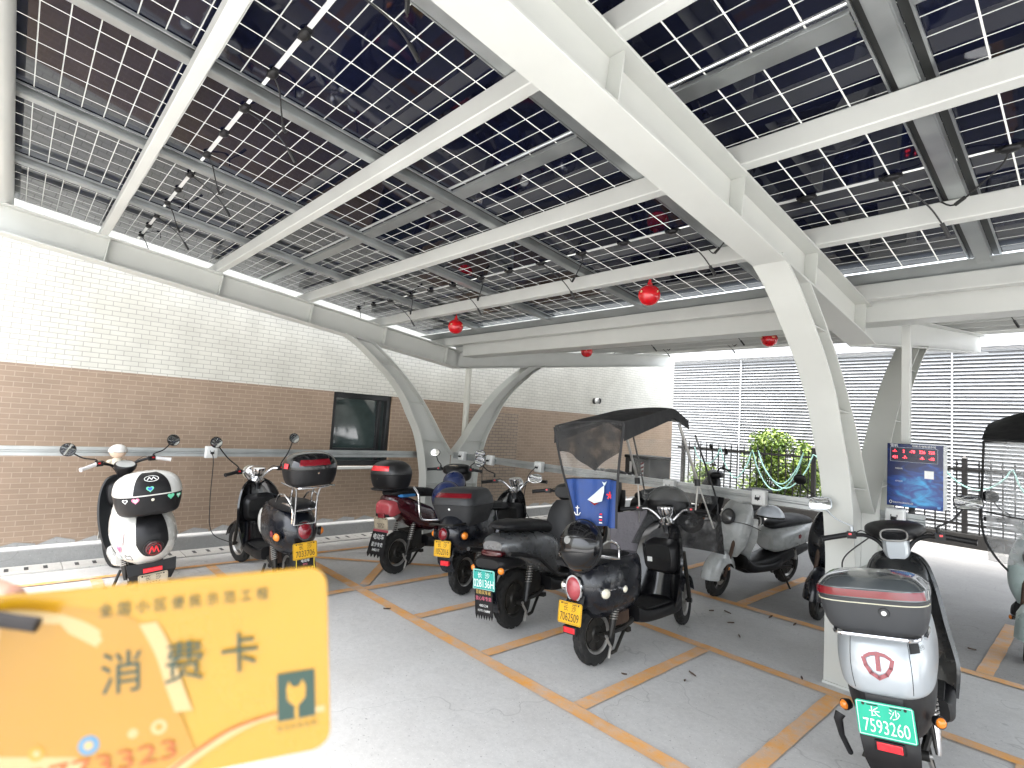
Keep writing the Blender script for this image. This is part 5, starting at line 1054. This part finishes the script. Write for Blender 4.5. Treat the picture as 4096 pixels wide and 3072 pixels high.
for s_ in (1, -1):
    b = MB(); b.tube([(s_*.24, .15, .66), (s_*.26, .37, .22)], .011, ALU, 8); b.tube([(s_*.26, .37, .22), (s_*.24, .35, .02)], .006, ALU, 6); b.tube([(s_*.26, .37, .22), (s_*.32, .47, -.12)], .006, ALU, 6); b.lathe([(0, .022), (.05, .022)], BLK, 10, T((s_*.26, .36, .20))); b.build('pole', cy_)
    b = MB(); b.tube([(s_*.25, -.62, .60), (s_*.25, -.1, .70), (s_*.25, .18, .67)], .008, ALU, 8); b.build('roof_frame', cy_)
rows = [[(.30*u, .36+.20*t-.05*abs(u)**2, .56-.50*t) for u in [j/5-1 for j in range(11)]] for t in [i/6 for i in range(7)]]
b = MB(); b.sheet(rows, .003, CLR); b.build('windshield', cy_, ang=60)
b = MB(); b.tube([(.27, .34, .58), (.29, .48, .30), (.31, .56, .10), (.32, .54, -.02), (.2, .60, -.05), (-.2, .60, -.05), (-.32, .54, -.02), (-.31, .56, .10), (-.27, .34, .58)], .007, CLOTH, 8, sm=3); b.build('windshield_edge', cy_)
AP = clear('apron_mesh', (.012, .012, .013), .7, .5)
rows = [[((.36+.06*t)*u, .62-.10*t-.12*abs(u)**2, -.02-.27*t) for u in [j/6-1 for j in range(13)]] for t in [i/6 for i in range(7)]]
b = MB(); b.sheet(rows, .006, AP); b.build('apron', cy_, ang=60)
rows = [[(-.30-.20*u, .55-.25*u, -.02-.46*t-.03*u+.03*u*t) for u in [j/5 for j in range(6)]] for t in [i/6 for i in range(7)]]
b = MB(); b.sheet(rows, .02, QUILT); b.build('quilted_guard', cy_, ang=60)

# ---- rain cover of the edge scooter
rc = thing('rain_cover', 'clear plastic rain cover with black piping on the pale green scooter', 'rain cover', (-.37, 6.05, .6))
b = MB(); rows = [[(-.33+.66*(j/8), -.08-.10*sin(pi*j/8)+.22*t+.015*sin(j*3+t*7), 1.10-1.0*t) for j in range(9)] for t in [i/8 for i in range(9)]]; b.sheet(rows, .003, clear('rain_vinyl', (.70, .71, .72), .30, .1)); b.build('sheet', rc, ang=60)
b = MB(); b.tube([(-.33, -.08, 1.10), (-.345, -.03, .8), (-.36, .03, .5), (-.335, .08, .26), (-.2, .10, .05), (0, .02, -.05), (.2, .10, .05)], .009, CLOTH, 8, sm=4); b.tube([(-.36, .03, .52), (-.15, -.06, .50), (.1, -.08, .50), (.33, .02, .52)], .006, CLOTH, 6, sm=3); b.build('piping', rc)
b = MB(); rows = [[(-.34+.68*(j/8), -.10+.9*t, 1.11+.16*sin(pi*t*.7)+.10*(j/8)*0+.12*sin(pi*j/8)*min(1, t*2)) for j in range(9)] for t in [i/8 for i in range(9)]]; b.sheet(rows, .012, CLOTH); b.tube([(-.33, -.09, 1.105), (.34, -.09, 1.105)], .016, CLOTH, 8); b.build('hood', rc, ang=60)

# ---- dry leaves
DL = mat('dry_leaf', (.10, .06, .04), .7, var=.3); random.seed(21)
where = ['by the near bay line', 'between two orange lines', 'close to the bay corner', 'under the pale scooter nose', 'near the black front wheel', 'in the middle of the dark strip', 'by the front tyre of 7062509', 'beside the spine stripe', 'in the shade near the leg shield', 'on the long orange line', 'behind the silver scooter shield', 'by the near column base']
for i, (x, y) in enumerate([(-2.17, 3.13), (-1.9, 3.52), (-1.88, 3.39), (-2.37, 4.99), (-1.87, 5.21), (-2.03, 4.49), (-2.22, 4.74), (-2.08, 5.22), (-2.48, 4.90), (-4.07, 2.46), (-.77, 5.92), (-1.42, 4.10)]):
    b = MB(); L_ = random.uniform(.018, .034); rows = []
    for k in range(7):
        t = k/6; w_ = L_*.30*sin(pi*min(1, t*.95+.03))+.001; rows.append([(L_*(2*t-1), -w_, .012*t*t+.006), (L_*(2*t-1), 0, .008*t*t), (L_*(2*t-1), w_, .010*t+.006)])
    b.sheet(rows, .001, DL, RZ(random.uniform(0, 6.28))); o = b.build('dry_leaf', ang=60); o.location = (x, y, .006); tag(o, f'curled brown dry leaf on the concrete {where[i]}', 'leaf', 'dry leaves on the concrete')

# ------------------------------------------------------------------ the card held up close, and the hand
def near(px, py, d): return CAM+CF*d+CR*((px-2048)/2182.0*d)-CU*((py-1536)/2182.0*d)
TLc, TRc, BRc, BLc = near(-170, 2405, .150), near(1306, 2268, .176), near(1322, 2985, .174), near(-170, 3290, .150)
cd = thing('plastic_card', 'glossy yellow card with green lettering held up close', 'card', tuple((TLc+BRc)/2))
ci = T(-(TLc+BRc)/2)
nC = ((TRc-TLc).cross(BLc-TLc)).normalized()
if nC.dot(CAM-TLc) < 0: nC = -nC
def cp_(u, v, k=0): return ci @ (TLc*(1-u)*(1-v)+TRc*u*(1-v)+BRc*u*v+BLc*(1-u)*v+nC*k)
ASP = ((TRc-TLc).length)/((BRc-TRc).length)
ra = .10; out = []
for cxx, cyy, a0 in ((ra/ASP, ra, 180), (1-ra/ASP, ra, 270), (1-ra/ASP, 1-ra, 0), (ra/ASP, 1-ra, 90)):
    for i in range(9): a = radians(a0+90*i/8); out.append((cxx+ra/ASP*cos(a), cyy+ra*sin(a)))
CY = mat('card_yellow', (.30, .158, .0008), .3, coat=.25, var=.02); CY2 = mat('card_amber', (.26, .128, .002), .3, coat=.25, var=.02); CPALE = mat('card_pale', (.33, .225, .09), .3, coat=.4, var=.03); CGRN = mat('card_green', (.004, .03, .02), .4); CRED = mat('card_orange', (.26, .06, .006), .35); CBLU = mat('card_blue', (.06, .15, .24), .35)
b = MB(); n = len(out); b.add([tuple(cp_(u, v, .0)) for u, v in out]+[tuple(cp_(u, v, -.0018)) for u, v in out], [tuple(range(n)), tuple(range(2*n-1, n-1, -1))]+[(i, (i+1) % n, n+(i+1) % n, n+i) for i in range(n)], CY); b.build('card_body', cd, smooth=False)
def cpoly(b, pts, mt, k): b.add([tuple(cp_(u, v, k)) for u, v in pts], [tuple(range(len(pts)))], mt)
def curve(P, n=8): return catmull(P, n)
b = MB()
cpoly(b, curve([(.02, .12), (.14, .04), (.30, .09), (.42, .15), (.46, .20)])+curve([(.47, .52), (.51, .70), (.53, .78)])[:0]+curve([(.62, .95), (.50, .97)])+[(.02, .97)], CY2, .00008)
cpoly(b, [(.016, .08)]+curve([(.10, .06), (.18, .075), (.26, .115), (.33, .18), (.385, .28), (.425, .44), (.466, .63), (.41, .655), (.36, .72), (.31, .83), (.25, .96)])+[(.10, .97), (.016, .90)], CPALE, .00016)  # pale zone: reflected glare painted on as a flat cream shape
cpoly(b, curve([(.500, .195), (.535, .32), (.565, .50), (.597, .67)])+curve([(.548, .665), (.525, .54), (.495, .36), (.452, .20)]), CPALE, .00016)  # pale stripe: the same glare, also painted as a cream shape
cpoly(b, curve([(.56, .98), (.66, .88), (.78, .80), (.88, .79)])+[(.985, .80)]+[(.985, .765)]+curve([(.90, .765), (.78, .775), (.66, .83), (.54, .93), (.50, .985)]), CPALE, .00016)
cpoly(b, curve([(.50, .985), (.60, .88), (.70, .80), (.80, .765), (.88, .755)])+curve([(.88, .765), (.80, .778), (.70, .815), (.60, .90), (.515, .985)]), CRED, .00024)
for (u, v), r_, m1, m2 in (((.32, .755), .047, CBLU, CPALE), ((.505, .725), .038, CPALE, CY2), ((.435, .735), .024, CPALE, CPALE), ((.19, .75), .036, CY, CPALE)):
    cpoly(b, [(u+r_/ASP*cos(i*pi/10), v+r_*sin(i*pi/10)) for i in range(20)], m1, .0003); cpoly(b, [(u+r_*.45/ASP*cos(i*pi/10), v+r_*.45*sin(i*pi/10)) for i in range(20)], m2, .0004)
b.build('card_print_and_glare', cd, smooth=False)
b = MB(); cpoly(b, [(.842, .555), (.955, .555), (.955, .81), (.842, .81)], CGRN, .0003)
cpoly(b, [(.876, .60), (.888, .635), (.906, .635), (.919, .60), (.928, .64), (.926, .70), (.909, .732), (.904, .738), (.904, .81), (.893, .81), (.893, .738), (.886, .732), (.871, .70), (.869, .64)], CY, .0004); b.build('logo', cd, smooth=False)
def ctext(b, s_, u, v, size, mt, rot=0, sx=1):
    vs, fs = textmesh(s_); c_, q_ = cos(rot), sin(rot); pts = []
    for x, y, _ in vs: x *= sx; X, Y = x*c_-y*q_, x*q_+y*c_; pts.append(tuple(cp_(u+X*size/ASP, v-Y*size, .0005)))
    b.add(pts, fs, mt)
b = MB()
for i, ch in enumerate('全国小区便民示范工程'): ctext(b, ch, .365+i*.0485, .115, .070, CGRN, 0, .9)
ctext(b, '消', .407, .44, .225, CGRN, 0, .9); ctext(b, '费', .575, .43, .225, CGRN, 0, .9); ctext(b, '卡', .733, .425, .225, CGRN, 0, .9)
for i in range(6): ctext(b, '智充科技有限'[i], .848+i*.0205, .85, .026, CGRN)
ctext(b, '09773323', .33, .865, .135, CRED, .04, 1.45); b.build('lettering', cd, smooth=False)
# lanyard cord through the hole of the card
b = MB(); b.tube([tuple(near(150, 2500, .150)), tuple(near(60, 2488, .149)), tuple(near(-80, 2480, .148)), tuple(near(-220, 2600, .150)), tuple(near(-260, 3000, .16))], .0021, mat('cord_black', (.012, .010, .010), .8), 8, sm=4); tag(b.build('lanyard_cord'), 'thick black cord threaded through the edge of the yellow card', 'cord')
# hand: one skinned surface, index finger behind the card's top edge, thumb in front outside the frame
SKIN = bpy.data.materials.new('skin'); SKIN.use_nodes = True; q = SKIN.node_tree.nodes['Principled BSDF']; q.inputs['Base Color'].default_value = (.34, .19, .14, 1); q.inputs['Roughness'].default_value = .5; q.inputs['Subsurface Weight'].default_value = .12; q.inputs['Subsurface Scale'].default_value = .005; q.inputs['Subsurface Radius'].default_value = (1, .4, .25)
tn = SKIN.node_tree; tcs = N(tn, 'ShaderNodeTexCoord'); ns = N(tn, 'ShaderNodeTexNoise'); ns.inputs['Scale'].default_value = 300; tn.links.new(tcs.outputs['Object'], ns.inputs['Vector']); bs = N(tn, 'ShaderNodeBump'); bs.inputs['Strength'].default_value = .15; bs.inputs['Distance'].default_value = .001; tn.links.new(ns.outputs['Fac'], bs.inputs['Height']); tn.links.new(bs.outputs[0], q.inputs['Normal'])
J = []; E_ = []
def chain(pts, root):
    k = root
    for p, r_ in pts:
        J.append((p, r_)); E_.append((k, len(J)-1)); k = len(J)-1
J.append((near(-900, 3050, .215), .022))      # palm root
chain([(near(-1150, 3350, .225), .024), (near(-1700, 3900, .24), .027), (near(-2500, 4700, .27), .031)], 0)    # wrist, forearm
chain([(near(-640, 2560, .205), .0105), (near(-330, 2395, .196), .0090), (near(-95, 2385, .187), .0082), (near(60, 2440, .179), .0070)], 0)
chain([(near(-560, 2800, .212), .0108), (near(-260, 2760, .200), .0092), (near(-40, 2800, .187), .0084), (near(70, 2840, .180), .0070)], 0)
chain([(near(-580, 3030, .214), .0104), (near(-290, 3050, .203), .0090), (near(-70, 3090, .190), .0080), (near(30, 3110, .182), .0068)], 0)
chain([(near(-640, 3250, .214), .0094), (near(-380, 3310, .205), .0080), (near(-190, 3340, .192), .0072), (near(-110, 3345, .185), .0060)], 0)
chain([(near(-900, 2900, .18), .0135), (near(-640, 2740, .150), .0112), (near(-420, 2690, .137), .0100), (near(-290, 2690, .139), .0082)], 0)
me = bpy.data.meshes.new('hand'); me.from_pydata([tuple(p) for p, _ in J], E_, []); ho = bpy.data.objects.new('hand', me); C.objects.link(ho)
md = ho.modifiers.new('skin', 'SKIN'); md.use_smooth_shade = True
for i, v in enumerate(me.skin_vertices[0].data if me.skin_vertices else []): v.radius = (J[i][1], J[i][1])
if not me.skin_vertices:
    bpy.context.view_layer.objects.active = ho
for i, sv in enumerate(me.skin_vertices[0].data): sv.radius = (J[i][1],)*2; sv.use_root = (i == 0)
me.materials.append(SKIN); s2 = ho.modifiers.new('subsurf', 'SUBSURF'); s2.levels = 2; s2.render_levels = 2
tag(ho, 'bare hand holding the yellow card, fingertip just behind its top edge', 'hand')
